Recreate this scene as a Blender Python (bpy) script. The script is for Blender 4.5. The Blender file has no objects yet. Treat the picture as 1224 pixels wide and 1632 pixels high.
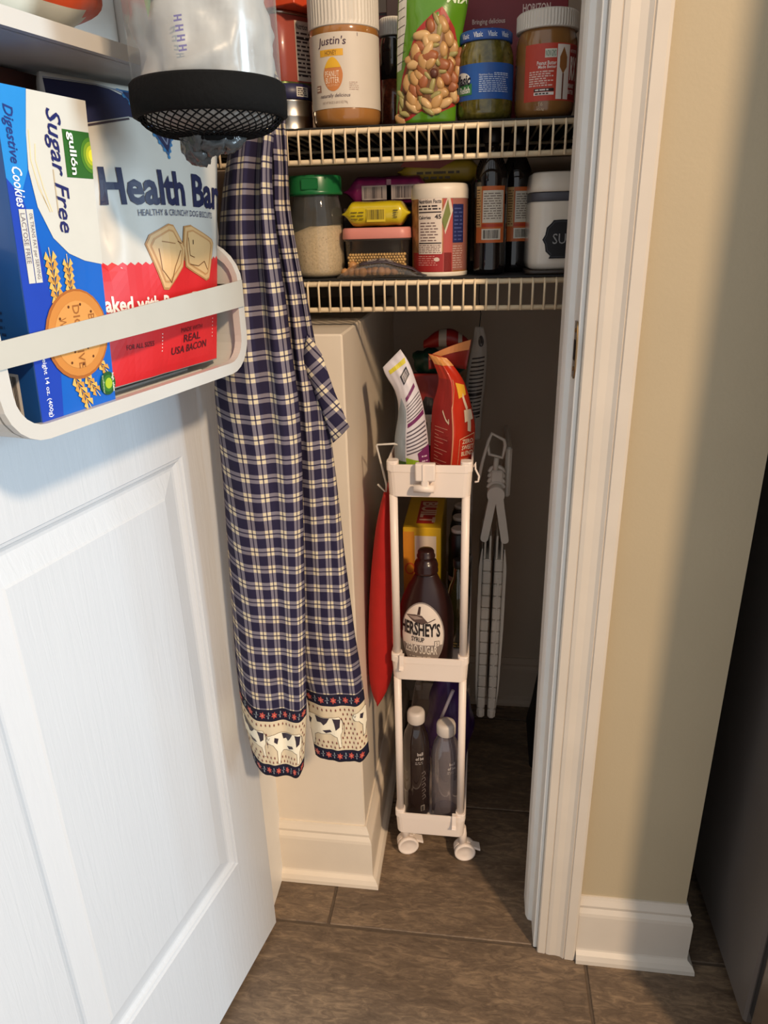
import bpy, bmesh, math, random
from mathutils import Vector, Matrix, noise as mnoise
random.seed(7)
scene = bpy.context.scene
COL = scene.collection
PI = math.pi

# ------------------------------------------------------------------ camera
cam_d = bpy.data.cameras.new('camera')
cam_d.sensor_fit = 'HORIZONTAL'; cam_d.sensor_width = 36.0
cam_d.lens = 36.0 * 1132.0 / 1224.0
cam_d.clip_start = 0.02
cam = bpy.data.objects.new('camera', cam_d); COL.objects.link(cam)
CAM_M = ((0.990948, 0.024733, -0.131952), (0.131667, -0.370912, 0.919287), (-0.026206, -0.928338, -0.370811))
cam.matrix_world = Matrix(((CAM_M[0][0], -CAM_M[0][1], -CAM_M[0][2], 0.0),
                           (CAM_M[1][0], -CAM_M[1][1], -CAM_M[1][2], 0.0),
                           (CAM_M[2][0], -CAM_M[2][1], -CAM_M[2][2], 1.16),
                           (0, 0, 0, 1)))
scene.camera = cam

# ------------------------------------------------------------------ world, lights, exposure
world = bpy.data.worlds.new('world'); scene.world = world; world.use_nodes = True
bg = world.node_tree.nodes['Background']
bg.inputs[0].default_value = (0.95, 0.97, 1.0, 1); bg.inputs[1].default_value = 0.55

def light(name, kind, loc, energy, color, target=None, **kw):
    d = bpy.data.lights.new(name, kind); d.energy = energy; d.color = color
    for k, v in kw.items(): setattr(d, k, v)
    o = bpy.data.objects.new(name, d); COL.objects.link(o); o.location = loc
    if target is not None:
        o.rotation_euler = (Vector(target) - Vector(loc)).to_track_quat('-Z', 'Y').to_euler()
    return o
# warm ceiling lamp of the kitchen, behind the viewer and to the right
light('ceiling_lamp_light', 'POINT', (1.746, -1.617, 2.85), 355, (1.0, 0.725, 0.47), shadow_soft_size=0.13)
# daylight from the window on the right-hand side of the kitchen
light('window_light', 'AREA', (2.75, 0.10, 1.35), 56, (0.64, 0.84, 1.0), target=(-0.4, 0.55, 0.75),
      shape='RECTANGLE', size=0.5, size_y=1.1)
scene.view_settings.view_transform = 'Standard'; scene.view_settings.look = 'None'
scene.view_settings.gamma = 1.0; scene.view_settings.use_curve_mapping = False
scene.view_settings.exposure = 0.35

# ------------------------------------------------------------------ materials
def lin(c):
    return tuple(((v/255.0)/12.92 if v/255.0 <= 0.04045 else ((v/255.0+0.055)/1.055)**2.4) for v in c)
MATS = {}
def M(name, rgb, rough=0.5, metal=0.0, var=0.06, vscale=40.0, bump=0.0, bscale=120.0, trans=0.0, alpha=1.0, coat=0.0, spec=0.5, ior=1.45, stretch=None, sss=0.0):
    if name in MATS: return MATS[name]
    m = bpy.data.materials.new(name); m.use_nodes = True
    nt = m.node_tree; N = nt.nodes; L = nt.links
    p = N['Principled BSDF']
    p.inputs['Roughness'].default_value = rough; p.inputs['Metallic'].default_value = metal
    p.inputs['Transmission Weight'].default_value = trans; p.inputs['Alpha'].default_value = alpha
    p.inputs['Coat Weight'].default_value = coat; p.inputs['IOR'].default_value = ior
    p.inputs['Specular IOR Level'].default_value = spec
    c = lin(rgb)
    tc = N.new('ShaderNodeTexCoord'); src = tc.outputs['Object']
    if stretch:
        mp = N.new('ShaderNodeMapping'); mp.inputs['Scale'].default_value = stretch
        L.new(src, mp.inputs[0]); src = mp.outputs[0]
    nz = N.new('ShaderNodeTexNoise'); nz.inputs['Scale'].default_value = vscale; nz.inputs['Detail'].default_value = 3
    L.new(src, nz.inputs['Vector'])
    rp = N.new('ShaderNodeMapRange'); rp.inputs[1].default_value = 0.3; rp.inputs[2].default_value = 0.7
    rp.inputs[3].default_value = 1.0 - var; rp.inputs[4].default_value = 1.0 + var*0.5
    L.new(nz.outputs['Fac'], rp.inputs[0])
    mx = N.new('ShaderNodeVectorMath'); mx.operation = 'SCALE'; mx.inputs[0].default_value = c
    L.new(rp.outputs[0], mx.inputs['Scale']); L.new(mx.outputs[0], p.inputs['Base Color'])
    if sss:
        p.inputs['Subsurface Weight'].default_value = sss; p.inputs['Subsurface Radius'].default_value = (0.01, 0.008, 0.006)
    if bump:
        n2 = N.new('ShaderNodeTexNoise'); n2.inputs['Scale'].default_value = bscale; n2.inputs['Detail'].default_value = 4
        L.new(src, n2.inputs['Vector'])
        b = N.new('ShaderNodeBump'); b.inputs['Strength'].default_value = bump; b.inputs['Distance'].default_value = 0.002
        L.new(n2.outputs['Fac'], b.inputs['Height']); L.new(b.outputs[0], p.inputs['Normal'])
    MATS[name] = m
    return m
def thin_glass(name, tint=(240, 244, 242), gloss=0.10, rough=0.04, body=None, bodyfac=0.0):
    """thin clear wall: lets light straight through, with a reflecting surface and, if wanted, a milky part"""
    if name in MATS: return MATS[name]
    m = bpy.data.materials.new(name); m.use_nodes = True; N = m.node_tree.nodes; L = m.node_tree.links
    N.remove(N['Principled BSDF']); out = N['Material Output']
    tr = N.new('ShaderNodeBsdfTransparent'); tr.inputs[0].default_value = lin(tint) + (1,)
    gl = N.new('ShaderNodeBsdfGlossy'); gl.inputs['Roughness'].default_value = rough
    lw = N.new('ShaderNodeLayerWeight'); lw.inputs[0].default_value = 0.30
    nz = N.new('ShaderNodeTexNoise'); nz.inputs['Scale'].default_value = 30
    mr = N.new('ShaderNodeMapRange'); mr.inputs[3].default_value = gloss*0.5; mr.inputs[4].default_value = min(1.0, gloss*5); L.new(lw.outputs['Facing'], mr.inputs[0])
    bp = N.new('ShaderNodeBump'); bp.inputs['Strength'].default_value = 0.05; L.new(nz.outputs['Fac'], bp.inputs['Height']); L.new(bp.outputs[0], gl.inputs['Normal'])
    mx = N.new('ShaderNodeMixShader'); L.new(mr.outputs[0], mx.inputs[0]); L.new(tr.outputs[0], mx.inputs[1]); L.new(gl.outputs[0], mx.inputs[2])
    last = mx
    if body:
        df = N.new('ShaderNodeBsdfDiffuse'); df.inputs[0].default_value = lin(body) + (1,)
        m2 = N.new('ShaderNodeMixShader'); m2.inputs[0].default_value = bodyfac; L.new(mx.outputs[0], m2.inputs[1]); L.new(df.outputs[0], m2.inputs[2]); last = m2
    L.new(last.outputs[0], out.inputs[0]); MATS[name] = m
    return m
def ink(rgb, rough=0.45): return M('ink_%d_%d_%d' % tuple(rgb), rgb, rough, var=0.03)

# ------------------------------------------------------------------ mesh builder
class B:
    def __init__(s): s.bm = bmesh.new()
    def face(s, vs, m=0, smooth=False):
        try:
            f = s.bm.faces.new(vs); f.material_index = m; f.smooth = smooth; return f
        except ValueError: return None
    def box(s, x0, x1, y0, y1, z0, z1, m=0, bev=0.0, seg=1):
        v = [s.bm.verts.new((x, y, z)) for x in (x0, x1) for y in (y0, y1) for z in (z0, z1)]
        fs = [s.face([v[i] for i in q], m) for q in ((0,1,3,2), (4,6,7,5), (0,4,5,1), (2,3,7,6), (0,2,6,4), (1,5,7,3))]
        if bev:
            es = list({e for f in fs for e in f.edges})
            r = bmesh.ops.bevel(s.bm, geom=es, offset=bev, segments=seg, affect='EDGES', profile=0.6)
            for f in r['faces']: f.material_index = m; f.smooth = seg > 1
        return s
    def loft(s, loops, m=0, cap0=True, cap1=True, smooth=True, mats=None, closed=True):
        rows = [[s.bm.verts.new(p) for p in lp] for lp in loops]
        n = len(rows[0])
        for k in range(len(rows)-1):
            mi = mats[k] if mats else m
            for i in range(n if closed else n-1):
                j = (i+1) % n
                s.face([rows[k][i], rows[k][j], rows[k+1][j], rows[k+1][i]], mi, smooth)
        if cap0: s.face(rows[0][::-1], mats[0] if mats else m)
        if cap1: s.face(rows[-1], mats[-1] if mats else m)
        return s
    def lathe(s, prof, seg=40, m=0, cx=0, cy=0, sy=1.0, mats=None, cap0=True, cap1=True, ribs=0, ribr=None, ribd=0.0):
        loops = []
        for k, (r, z) in enumerate(prof):
            lp = []
            for i in range(seg):
                a = 2*PI*i/seg
                rr = r
                if ribr and ribr[0] <= k <= ribr[1] and i % 2: rr = r - ribd
                lp.append((cx + rr*math.sin(a), cy - sy*rr*math.cos(a), z))
            loops.append(lp)
        return s.loft(loops, m, cap0, cap1, ribr is None, mats)
    def tube(s, pts, r, seg=8, m=0, caps=True):
        pts = [Vector(p) for p in pts]; loops = []
        prev = None
        for i, p in enumerate(pts):
            if i == 0: t = pts[1]-p
            elif i == len(pts)-1: t = p-pts[i-1]
            else: t = (pts[i+1]-p).normalized() + (p-pts[i-1]).normalized()
            t.normalize()
            if prev is None:
                a = Vector((0, 0, 1)) if abs(t.z) < 0.9 else Vector((1, 0, 0))
                nrm = (a - t*a.dot(t)).normalized()
            else:
                nrm = (prev - t*prev.dot(t)).normalized()
            prev = nrm; bn = t.cross(nrm)
            rr = r[i] if isinstance(r, (list, tuple)) else r
            loops.append([tuple(p + nrm*(rr*math.cos(2*PI*k/seg)) + bn*(rr*math.sin(2*PI*k/seg))) for k in range(seg)])
        return s.loft(loops, m, caps, caps)
    def grid(s, f, nu, nv, m=0, smooth=True, uvf=None):
        vs = [[s.bm.verts.new(f(i/nu, j/nv)) for i in range(nu+1)] for j in range(nv+1)]
        uvl = s.bm.loops.layers.uv.verify() if uvf else None
        for j in range(nv):
            for i in range(nu):
                fc = s.face([vs[j][i], vs[j][i+1], vs[j+1][i+1], vs[j+1][i]], m, smooth)
                if fc and uvf:
                    for lp, (a, b) in zip(fc.loops, ((i, j), (i+1, j), (i+1, j+1), (i, j+1))):
                        lp[uvl].uv = uvf(a/nu, b/nv)
        return s
    def poly(s, pts, m=0): s.face([s.bm.verts.new(p) for p in pts], m); return s
    def blob(s, c, r, sc=(1, 1, 1), m=0, sub=2, amp=0.0, nsc=3.0, seed=0.0, rot=None):
        ret = bmesh.ops.create_icosphere(s.bm, subdivisions=sub, radius=1.0)
        for v in ret['verts']:
            p = v.co.copy()
            if amp: p *= 1 + amp*mnoise.noise(p*nsc + Vector((seed, seed*1.7, -seed)))
            p = Vector((p.x*sc[0], p.y*sc[1], p.z*sc[2]))*r
            if rot: p = rot @ p
            v.co = p + Vector(c)
        for v in ret['verts']:
            for f in v.link_faces: f.material_index = m; f.smooth = True
        return s
    def weld(s, d=1e-5): bmesh.ops.remove_doubles(s.bm, verts=s.bm.verts, dist=d); return s

def link(o, parent=None):
    COL.objects.link(o)
    if parent is not None: o.parent = parent
    return o
def obj(name, b, mats, parent=None, loc=None, rz=0.0, norm=True):
    me = bpy.data.meshes.new(name)
    if norm: bmesh.ops.recalc_face_normals(b.bm, faces=b.bm.faces)
    b.bm.to_mesh(me); b.bm.free()
    for m in (mats if isinstance(mats, (list, tuple)) else [mats]): me.materials.append(m)
    o = bpy.data.objects.new(name, me); link(o, parent)
    if loc: o.location = loc
    if rz: o.rotation_euler = (0, 0, rz)
    return o
def tag(o, label, cat, group=None):
    o['label'] = label; o['category'] = cat
    if group: o['group'] = group
    return o
def thing(name, label, cat, loc=(0, 0, 0), rz=0.0, group=None, rot=None):
    o = bpy.data.objects.new(name, None); o.empty_display_size = 0.03; COL.objects.link(o)
    o.location = loc; o.rotation_euler = rot if rot else (0, 0, rz)
    return tag(o, label, cat, group)
def structure(o, label=None, cat=None):
    o['kind'] = 'structure'
    if label: o['label'] = label
    if cat: o['category'] = cat
    return o
def dup(root, loc=None, label=None, parent=None):
    r = root.copy(); COL.objects.link(r)
    if parent is not None: r.parent = parent
    if loc is not None: r.location = loc
    if label: r['label'] = label
    for ch in list(root.children): dup(ch, parent=r)
    return r

def rrect(w, d, r, n=4, cx=0, cy=0):
    """rounded rectangle outline, counter-clockwise"""
    pts = []
    for sx, sy, a0 in ((1, -1, -PI/2), (1, 1, 0), (-1, 1, PI/2), (-1, -1, PI)):
        for k in range(n+1):
            a = a0 + PI/2*k/n
            pts.append((cx + sx*(w/2-r) + r*math.cos(a), cy + sy*(d/2-r) + r*math.sin(a)))
    return pts
def smooth01(t): t = max(0.0, min(1.0, t)); return t*t*(3-2*t)
def interp(tab, t):
    """Catmull-Rom through rows (t, a, b, ...)"""
    if t <= tab[0][0]: return tab[0][1:]
    if t >= tab[-1][0]: return tab[-1][1:]
    for i in range(len(tab)-1):
        if tab[i][0] <= t <= tab[i+1][0]: break
    p0 = tab[max(i-1, 0)]; p1 = tab[i]; p2 = tab[i+1]; p3 = tab[min(i+2, len(tab)-1)]
    h = p2[0]-p1[0]; x = (t-p1[0])/h; out = []
    for k in range(1, len(p1)):
        m1 = (p2[k]-p0[k])/(p2[0]-p0[0])*h; m2 = (p3[k]-p1[k])/(p3[0]-p1[0])*h if p3[0] != p1[0] else 0
        out.append((2*x**3-3*x**2+1)*p1[k] + (x**3-2*x**2+x)*m1 + (-2*x**3+3*x**2)*p2[k] + (x**3-x**2)*m2)
    return tuple(out)

# ------------------------------------------------------------------ flat print (lettering, bars, pictures) laid on real surfaces
_tc = {}
def text_geo(s, bold, shear):
    k = (s, bold, shear)
    if k in _tc: return _tc[k]
    cu = bpy.data.curves.new('lettering', 'FONT'); cu.body = s; cu.size = 1.0; cu.offset = bold; cu.shear = shear; cu.resolution_u = 2
    ob = bpy.data.objects.new('lettering', cu); COL.objects.link(ob)
    me = ob.to_mesh()
    vs = [(v.co.x, v.co.y) for v in me.vertices]; fs = [tuple(p.vertices) for p in me.polygons]
    ob.to_mesh_clear(); bpy.data.objects.remove(ob); bpy.data.curves.remove(cu)
    _tc[k] = (vs, fs); return _tc[k]
class Print:
    def __init__(s): s.items = []; s.mats = []
    def mi(s, m):
        if isinstance(m, (list, tuple)): m = ink(m)
        if m not in s.mats: s.mats.append(m)
        return s.mats.index(m)
    def text(s, t, x0, y0, x1, y1, m, bold=0.0, shear=0.0, rot=0, layer=2, arc=None):
        """text fitted into the rectangle; rot in quarter turns clockwise"""
        vs, fs = text_geo(t, bold, shear)
        ax = [v[0] for v in vs]; ay = [v[1] for v in vs]
        bx0, bx1, by0, by1 = min(ax), max(ax), min(ay), max(ay)
        out = []
        for (x, y) in vs:
            a = (x-bx0)/(bx1-bx0); b = (y-by0)/(by1-by0)
            if arc: b += arc*(1-(2*a-1)**2)
            if rot == 1: a, b = b, 1-a
            elif rot == 3: a, b = 1-b, a
            out.append((x0+(x1-x0)*a, y0+(y1-y0)*b))
        s.items.append((out, fs, s.mi(m), layer)); return s
    def poly(s, pts, m, layer=1):
        s.items.append((list(pts), [tuple(range(len(pts)))], s.mi(m), layer)); return s
    def rect(s, x0, y0, x1, y1, m, layer=1): return s.poly([(x0, y0), (x1, y0), (x1, y1), (x0, y1)], m, layer)
    def ell(s, cx, cy, rx, ry, m, layer=1, n=28):
        return s.poly([(cx+rx*math.cos(2*PI*i/n), cy+ry*math.sin(2*PI*i/n)) for i in range(n)], m, layer)
    def line(s, pts, w, m, layer=2):
        for (a, b), (c, d) in zip(pts, pts[1:]):
            l = math.hypot(c-a, d-b) or 1e-9; nx, ny = -(d-b)/l*w/2, (c-a)/l*w/2
            s.poly([(a+nx, b+ny), (a-nx, b-ny), (c-nx, d-ny), (c+nx, d+ny)], m, layer)
        return s
    def small(s, x0, y0, x1, y1, rows, m, layer=2, fill=0.55, ragged=0.25, words=True):
        """illegible small print: rows of word-long dashes"""
        h = (y1-y0)/rows
        for r in range(rows):
            yy = y1 - h*(r+0.5); x = x0; end = x1 - random.random()*ragged*(x1-x0)
            while x < end:
                w = (0.5+random.random()*1.6)*h*1.3
                s.rect(x, yy-h*fill/2, min(x+w, end), yy+h*fill/2, m, layer); x += w + h*0.45
        return s
    def bars(s, x0, y0, x1, y1, m, n=24, layer=2, horiz=False):
        x = 0.0
        for k in range(n):
            w = random.choice((0.3, 0.45, 0.7))/n
            if horiz: s.rect(x0, y0+(y1-y0)*x, x1, y0+(y1-y0)*min(x+w, 1), m, layer)
            else: s.rect(x0+(x1-x0)*x, y0, x0+(x1-x0)*min(x+w, 1), y1, m, layer)
            x += 1.0/n
        return s
    def build(s, name, parent, surf, eps=0.00022, step=None, vstep=None):
        bm = bmesh.new(); lay = bm.faces.layers.int.new('lay')
        for pts, fs, mi, layer in s.items:
            vs = [bm.verts.new((x, y, layer)) for x, y in pts]
            for f in fs:
                try:
                    fc = bm.faces.new([vs[i] for i in f]); fc.material_index = mi
                except ValueError: pass
        if step or vstep:
            for ax, st in ((0, step), (1, vstep)):
                if not st: continue
                lo = min(v.co[ax] for v in bm.verts); hi = max(v.co[ax] for v in bm.verts)
                k = math.floor(lo/st)+1
                while k*st < hi:
                    co = [0, 0, 0]; co[ax] = k*st; no = [0, 0, 0]; no[ax] = 1
                    bmesh.ops.bisect_plane(bm, geom=bm.verts[:]+bm.edges[:]+bm.faces[:], plane_co=co, plane_no=no, dist=1e-7)
                    k += 1
        d = 1e-4
        for v in bm.verts:
            x, y, l = v.co
            p = Vector(surf(x, y)); n = (Vector(surf(x+d, y))-Vector(surf(x-d, y))).cross(Vector(surf(x, y+d))-Vector(surf(x, y-d)))
            n = n.normalized() if n.length > 0 else Vector((0, -1, 0))
            v.co = p + n*(eps*l)
        me = bpy.data.meshes.new(name); bm.to_mesh(me); bm.free()
        for m in s.mats: me.materials.append(m)
        return link(bpy.data.objects.new(name, me), parent)
def flat(y=0.0): return lambda u, v: (u, y, v)
def cyl(R, cy=0.0): return lambda u, v: (R*math.sin(u/R), cy - R*math.cos(u/R), v)
def topface(z): return lambda u, v: (u, v, z)
def leftface(x): return lambda u, v: (x, -u, v)      # u runs towards the viewer's right when seen from -x side
# ================================================================== THE SETTING
H0 = Vector((-0.341, 0.871, 0.0)); DD = Vector((-0.2183, -0.9759, 0.0)); DN = Vector((0.9759, -0.2183, 0.0))
DROT = math.atan2(0.9759, 0.2183)
def dloc(s, o, z): return tuple(H0 + DD*s + DN*o + Vector((0, 0, z)))   # along the door from its hinge, out from its face, up

def wallpaint(name, rgb): return M(name, rgb, 0.6, var=0.03, vscale=6, bump=0.12, bscale=220)
M_CLOSET = wallpaint('closet_paint', (186, 168, 148))
M_WALL = wallpaint('beige_wall_paint', (180, 166, 138))
M_TRIM = M('white_trim_paint', (208, 199, 186), 0.38, var=0.04, vscale=14, bump=0.06, bscale=60)
M_LEDGE = M('cream_wall_paint', (230, 217, 198), 0.45, var=0.05, vscale=9, bump=0.08, bscale=150)
M_JAMB = M('jamb_paint', (238, 237, 232), 0.4, var=0.04, vscale=14)
M_GROUT = M('grout', (92, 78, 64), 0.9, var=0.15, vscale=90, bump=0.4)

def mat_door():
    m = M('white_embossed_door', (204, 208, 212), 0.36, var=0.015, vscale=5)
    nt = m.node_tree; N = nt.nodes; L = nt.links
    tc = N.new('ShaderNodeTexCoord'); mp = N.new('ShaderNodeMapping'); mp.inputs['Scale'].default_value = (1.0, 1.0, 0.07)
    wn = N.new('ShaderNodeTexNoise'); wn.inputs['Scale'].default_value = 150; wn.inputs['Detail'].default_value = 3; wn.inputs['Distortion'].default_value = 0.6
    L.new(tc.outputs['Object'], mp.inputs[0]); L.new(mp.outputs[0], wn.inputs['Vector'])
    b = N.new('ShaderNodeBump'); b.inputs['Strength'].default_value = 0.40; b.inputs['Distance'].default_value = 0.0015
    L.new(wn.outputs['Fac'], b.inputs['Height']); L.new(b.outputs[0], N['Principled BSDF'].inputs['Normal'])
    return m
M_DOOR = mat_door()
def mat_tile():
    m = bpy.data.materials.new('brown_stone_look_tile'); m.use_nodes = True
    N = m.node_tree.nodes; L = m.node_tree.links; p = N['Principled BSDF']
    tc = N.new('ShaderNodeTexCoord'); oi = N.new('ShaderNodeObjectInfo')
    ad = N.new('ShaderNodeVectorMath'); ad.operation = 'ADD'; L.new(tc.outputs['Object'], ad.inputs[0])
    mu = N.new('ShaderNodeMath'); mu.operation = 'MULTIPLY'; mu.inputs[1].default_value = 17.0; L.new(oi.outputs['Random'], mu.inputs[0])
    L.new(mu.outputs[0], ad.inputs[1])
    mp = N.new('ShaderNodeMapping'); mp.inputs['Scale'].default_value = (0.45, 1.5, 1.0); L.new(ad.outputs[0], mp.inputs[0])
    a = N.new('ShaderNodeTexNoise'); a.inputs['Scale'].default_value = 9; a.inputs['Detail'].default_value = 8; a.inputs['Roughness'].default_value = 0.68; a.inputs['Distortion'].default_value = 0.8
    f = N.new('ShaderNodeTexNoise'); f.inputs['Scale'].default_value = 70; f.inputs['Detail'].default_value = 6; f.inputs['Roughness'].default_value = 0.7; f.inputs['Distortion'].default_value = 1.2
    L.new(mp.outputs[0], a.inputs['Vector']); L.new(mp.outputs[0], f.inputs['Vector'])
    r = N.new('ShaderNodeValToRGB'); e = r.color_ramp.elements
    e[0].position = 0.30; e[0].color = lin((62, 49, 38)) + (1,)
    e[1].position = 0.72; e[1].color = lin((168, 142, 112)) + (1,)
    x = e.new(0.5); x.color = lin((108, 90, 72)) + (1,)
    mx = N.new('ShaderNodeMix'); mx.inputs[0].default_value = 0.55; L.new(a.outputs['Fac'], mx.inputs[2]); L.new(f.outputs['Fac'], mx.inputs[3])
    L.new(mx.outputs[0], r.inputs[0]); L.new(r.outputs[0], p.inputs['Base Color'])
    p.inputs['Roughness'].default_value = 0.55
    b = N.new('ShaderNodeBump'); b.inputs['Strength'].default_value = 0.35; b.inputs['Distance'].default_value = 0.0015
    L.new(f.outputs['Fac'], b.inputs['Height']); L.new(b.outputs[0], p.inputs['Normal'])
    return m
M_TILE = mat_tile()

# floor: grout bed with single tiles
b = B(); b.box(-1.5, 2.2, -0.9, 1.75, -0.03, -0.0025)
floor = structure(obj('floor', b, M_GROUT), 'brown stone-look tile floor running into the pantry', 'floor')
def tile_mesh(w, d):
    b = B(); b.box(-w/2, w/2, -d/2, d/2, -0.012, 0.0, bev=0.0012); return b
GY = 0.886; TW = 0.61; TD = 0.305; G = 0.005
tm = None
for r in range(-6, 3):
    y0 = GY + r*TD
    off = {0: -0.25, -1: 0.197}.get(r, -0.25 + 0.2*r)
    k0 = math.floor((-1.45-off)/TW)
    for k in range(k0, k0+7):
        x0 = off + k*TW
        if x0 > 2.1: continue
        if tm is None:
            o = obj('tile', tile_mesh(TW-G, TD-G), M_TILE, floor); tm = o.data
        else:
            o = link(bpy.data.objects.new('tile', tm), floor)
        o.location = (x0+TW/2, y0+TD/2, -0.001*((k*7+r*3) % 3)*0.3)

# walls
b = B(); b.box(-1.2, 0.26, 1.575, 1.68, 0, 2.45); structure(obj('wall_back', b, M_CLOSET), 'taupe back wall of the pantry closet', 'wall')
b = B(); b.box(0.205, 0.348, 0.99, 1.575, 0, 2.45); structure(obj('wall_right', b, M_CLOSET), 'taupe right side wall inside the pantry', 'wall')
b = B(); b.box(-0.72, -0.62, 0.99, 1.575, 0, 2.45); structure(obj('wall_left', b, M_CLOSET), 'taupe left side wall inside the pantry', 'wall')
b = B(); b.box(0.118, 0.348, 0.885, 0.99, 0, 2.45); structure(obj('wall_front_right', b, M_WALL), 'beige kitchen wall between the pantry door trim and the refrigerator', 'wall')
b = B(); b.box(-1.5, -0.363, 0.885, 0.99, 0, 2.45); structure(obj('wall_front_left', b, M_WALL), 'beige kitchen wall behind the open door', 'wall')
b = B(); b.box(-0.363, 0.118, 0.885, 0.99, 2.06, 2.45); structure(obj('wall_front_top', b, M_WALL), 'beige wall strip above the pantry opening', 'wall')
b = B(); b.box(0.348, 2.2, 1.5, 1.6, 0, 2.45); structure(obj('wall_alcove', b, M_CLOSET), 'shaded wall behind the refrigerator', 'wall')
b = B(); b.box(-0.72, 0.26, 0.99, 1.68, 2.45, 2.5); structure(obj('ceiling', b, M_CLOSET), 'ceiling of the pantry closet', 'ceiling')
# low boxed-in ledge on the left of the closet
b = B(); b.box(-0.62, -0.194, 0.9905, 1.575, 0, 1.025, bev=0.0025)
structure(obj('wall_ledge', b, M_LEDGE), 'cream painted boxed-in low wall under the shelves', 'wall')

def sweep(path, prof, cap=True):
    """profile (out, z) swept along a floor polyline with mitred corners; out is to the right of travel"""
    b = B(); loops = []
    for i, p in enumerate(path):
        p = Vector(p)
        d0 = (p-Vector(path[i-1])).normalized() if i else None
        d1 = (Vector(path[i+1])-p).normalized() if i < len(path)-1 else None
        if d0 is None: d0 = d1
        if d1 is None: d1 = d0
        n0 = Vector((d0.y, -d0.x)); n1 = Vector((d1.y, -d1.x)); n = (n0+n1).normalized(); n = n/max(0.3, n.dot(n0))
        loops.append([(p.x+n.x*o, p.y+n.y*o, z) for o, z in prof])
    b.loft(loops, smooth=False, cap0=cap, cap1=cap)
    return b
BASE = [(0, 0), (0.024, 0), (0.0235, 0.008), (0.020, 0.016), (0.0135, 0.021), (0.0125, 0.024), (0.0125, 0.098), (0.0115, 0.104), (0.0075, 0.112), (0.0085, 0.118), (0.0045, 0.128), (0.003, 0.133), (0, 0.133)]
structure(obj('baseboard_right', sweep([(0.181, 0.885), (0.348, 0.885), (0.348, 1.49)], BASE), M_TRIM), 'white baseboard under the beige wall beside the refrigerator', 'baseboard')
structure(obj('baseboard_left', sweep([(-0.61, 0.9905), (-0.194, 0.9905), (-0.194, 1.574)], BASE), M_LEDGE), 'cream baseboard around the low wall in the closet', 'baseboard')
structure(obj('baseboard_back', sweep([(-0.17, 1.575), (0.205, 1.575)], BASE), M_CLOSET), 'baseboard along the closet back wall', 'baseboard')

# door casing (trim) right and left, jambs, stops
def casing(x_in, sgn, name, label):
    # profile across the casing, inner edge to outer edge, thickness out from the wall (y 0.885)
    pr = [(0, 0), (0, 0.009), (0.0015, 0.0105), (0.0125, 0.0115), (0.0135, 0.0098), (0.0148, 0.0115), (0.020, 0.0128), (0.030, 0.0125), (0.038, 0.0140), (0.0425, 0.0172),
          (0.0438, 0.0155), (0.0452, 0.0178), (0.058, 0.0185), (0.0615, 0.0170), (0.0625, 0.0140), (0.0625, 0)]
    b = B()
    b.loft([[(x_in+sgn*u, 0.885-t, z) for u, t in pr] for z in (0.0, 2.12)], smooth=False)
    return structure(obj(name, b, M_TRIM), label, 'trim')
casing(0.118, 1, 'trim_1', 'white moulded door casing right of the pantry opening')
casing(-0.363, -1, 'trim_2', 'white moulded door casing left of the pantry opening')
b = B(); b.box(-0.42, 0.178, 0.868, 0.885, 2.06, 2.122, bev=0.002); structure(obj('trim_3', b, M_TRIM), 'white casing above the pantry opening', 'trim')
b = B(); b.box(0.112, 0.1179, 0.8835, 0.992, 0, 2.06, bev=0.001); j = obj('trim_4', b, M_JAMB); structure(j, 'white right door jamb with a brass strike plate', 'trim')
b = B()
b.loft([[(0.112, 0.934, z), (0.1055, 0.936, z), (0.1035, 0.940, z), (0.1015, 0.946, z), (0.1015, 0.985, z), (0.112, 0.985, z)] for z in (0.0, 2.05)], smooth=False); obj('door_stop', b, M_JAMB, j)
# strike plate with curved lip and latch opening
M_BRASS = M('antique_brass', (150, 122, 84), 0.3, metal=1.0, var=0.2, vscale=60)
M_HOLE = M('latch_hole', (26, 22, 18), 0.9)
b = B(); zc = 1.017
out = []
for k in range(25):
    a = -PI/2 + PI*k/24; out.append((0.8905 - 0.0135*math.cos(a)*0.75, zc + 0.034*math.sin(a)))
out += [(0.906, zc+0.0335), (0.906, zc-0.0335)]
b.loft([[(0.1117, y, z) for y, z in out], [(0.1102, y, z) for y, z in out]], smooth=False)
sp = obj('strike_plate', b, M_BRASS, j)
b = B(); b.box(0.1095, 0.1105, 0.890, 0.901, zc-0.012, zc+0.012, bev=0.0006); obj('latch_hole', b, M_HOLE, sp)
for dz in (-0.023, 0.023):
    b = B(); b.lathe([(0.0028, 0), (0.0022, 0.0009)], 12); o = obj('screw', b, M_BRASS, sp, (0.1102, 0.897, zc+dz)); o.rotation_euler = (0, -PI/2, 0)
b = B(); b.box(-0.363, -0.3571, 0.8835, 0.992, 0, 2.06, bev=0.001); structure(obj('trim_5', b, M_JAMB), 'white left door jamb on the hinge side', 'trim')

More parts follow.
